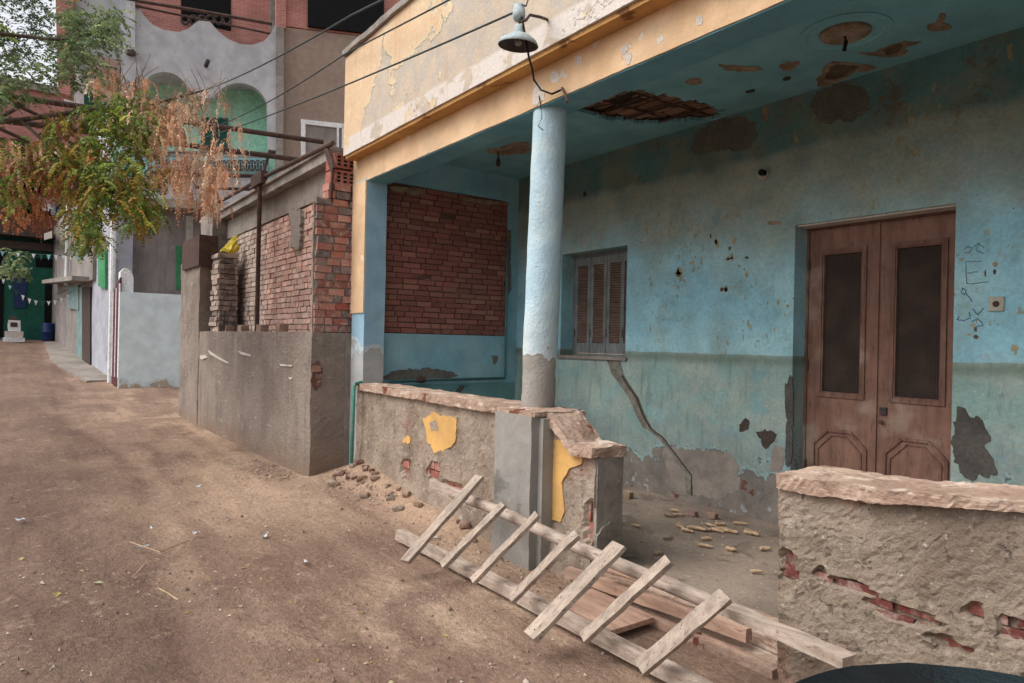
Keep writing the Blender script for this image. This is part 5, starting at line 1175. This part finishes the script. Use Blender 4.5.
for _ in range(420):
    x, y = random.uniform(-4.8, -1.9), min(BY - .02, BY - abs(random.gauss(0, .8))) if random.random() < .5 else random.uniform(3.7, 5.5)
    sz = random.uniform(.004, .016); a = random.uniform(0, 6.28); u = Vector((math.cos(a), math.sin(a), 0)) * sz; v_ = Vector((-math.sin(a), math.cos(a), 0)) * sz * random.uniform(.3, .9); p = Vector((x, y, .001))
    g.add([p - u, p - v_, p + u, p + v_, p + Vector((0, 0, sz * .6))], [(0, 1, 4), (1, 2, 4), (2, 3, 4), (3, 0, 4)], lin(random.choice([(170, 150, 130), (140, 118, 100), (190, 170, 146), (120, 100, 90)])))
g.obj('porch_floor_debris', 'brickd', kind='stuff')
def scat3():
    return -6.2 + random.gauss(0, .9), -1.1 + random.gauss(0, .35)
scat(500, scat3, .022, [(150, 140, 132), (120, 108, 100), (170, 160, 150), (190, 184, 176)], 'rubble_spill', 'stuff')
scat(300, scat2, .016, [(170, 146, 124), (150, 126, 106)], 'wall_foot_crumbs', 'stuff')
for i, (x, y, s) in enumerate([(22, 522, .07), (142, 549, .075), (197, 535, .05), (265, 538, .07), (306, 564, .05), (152, 530, .035), (198, 488, .05), (300, 489, .05), (355, 498, .06), (70, 366, .16)]):
    p = onZ(x, y, gz(*onZ(x, y, -.05)[:2])) if i < 9 else onZ(x, y, .4)
    z = gz(p.x, p.y) + .012; p = onZ(x, y, z) if i < 9 else p; p = Vector((p.x, p.y, z + .02))
    a = random.uniform(0, 3); u = Vector((math.cos(a), math.sin(a), 0)); v_ = Vector((-math.sin(a), math.cos(a), 0)); n = 11
    ring_ = [p + (u * math.cos(6.28 * k / n) + v_ * math.sin(6.28 * k / n) * .5) * s * random.uniform(.35, 1.15) * .8 + Vector((0, 0, random.uniform(-.012, .012))) for k in range(n)]
    G().prism(ring_, Vector((0, 0, .004))).obj('litter_scrap', 'paper', label='small white scrap of litter trodden into the dirt lane', cat='litter', group='white scraps on the lane')
for i, (A, B, C) in enumerate([((133, 577), (148, 560), (175, 548)), ((158, 588), (168, 593), (178, 600)), ((130, 542), (160, 552), (190, 540))]):
    G().tube([onZ(x, y, -.06) for x, y in (A, B, C)], .004, 5).obj('dry_straw', 'cob', label=['long bent dry straw on the dark part of the lane', 'short dry straw lying in the middle of the lane', 'thin dry straw near the white litter'][i], cat='straw')

# ------------------------------------------------------------------ light
w = bpy.data.worlds.new('World'); sc.world = w; w.use_nodes = True; nt = w.node_tree; bg = nt.nodes['Background']
sky = nt.nodes.new('ShaderNodeTexSky'); sky.sky_type = 'NISHITA'; sky.sun_disc = False
SE, SR = R(50), R(200)
sky.sun_elevation = SE; sky.sun_rotation = SR; sky.dust_density = 4; sky.air_density = 1.0
hs = nt.nodes.new('ShaderNodeHueSaturation'); hs.inputs['Saturation'].default_value = .2
nt.links.new(sky.outputs[0], hs.inputs['Color']); nt.links.new(hs.outputs[0], bg.inputs[0]); bg.inputs[1].default_value = .15
sun = bpy.data.lights.new('sun', 'SUN'); sun.energy = .8; sun.angle = R(40); sun.color = (1, .96, .9); so = link(bpy.data.objects.new('sun', sun))
sd = Vector((-.25, -.75, 1.0)).normalized()     # direction towards the sun
so.rotation_euler = sd.to_track_quat('Z', 'Y').to_euler()
sky.sun_elevation = math.asin(sd.z); sky.sun_rotation = math.atan2(sd.x, sd.y)
sc.view_settings.view_transform = 'Standard'; sc.view_settings.look = 'None'; sc.view_settings.exposure = 0.64; sc.view_settings.gamma = 1
sc.render.engine = 'CYCLES'; sc.render.resolution_x = 1024; sc.render.resolution_y = 683
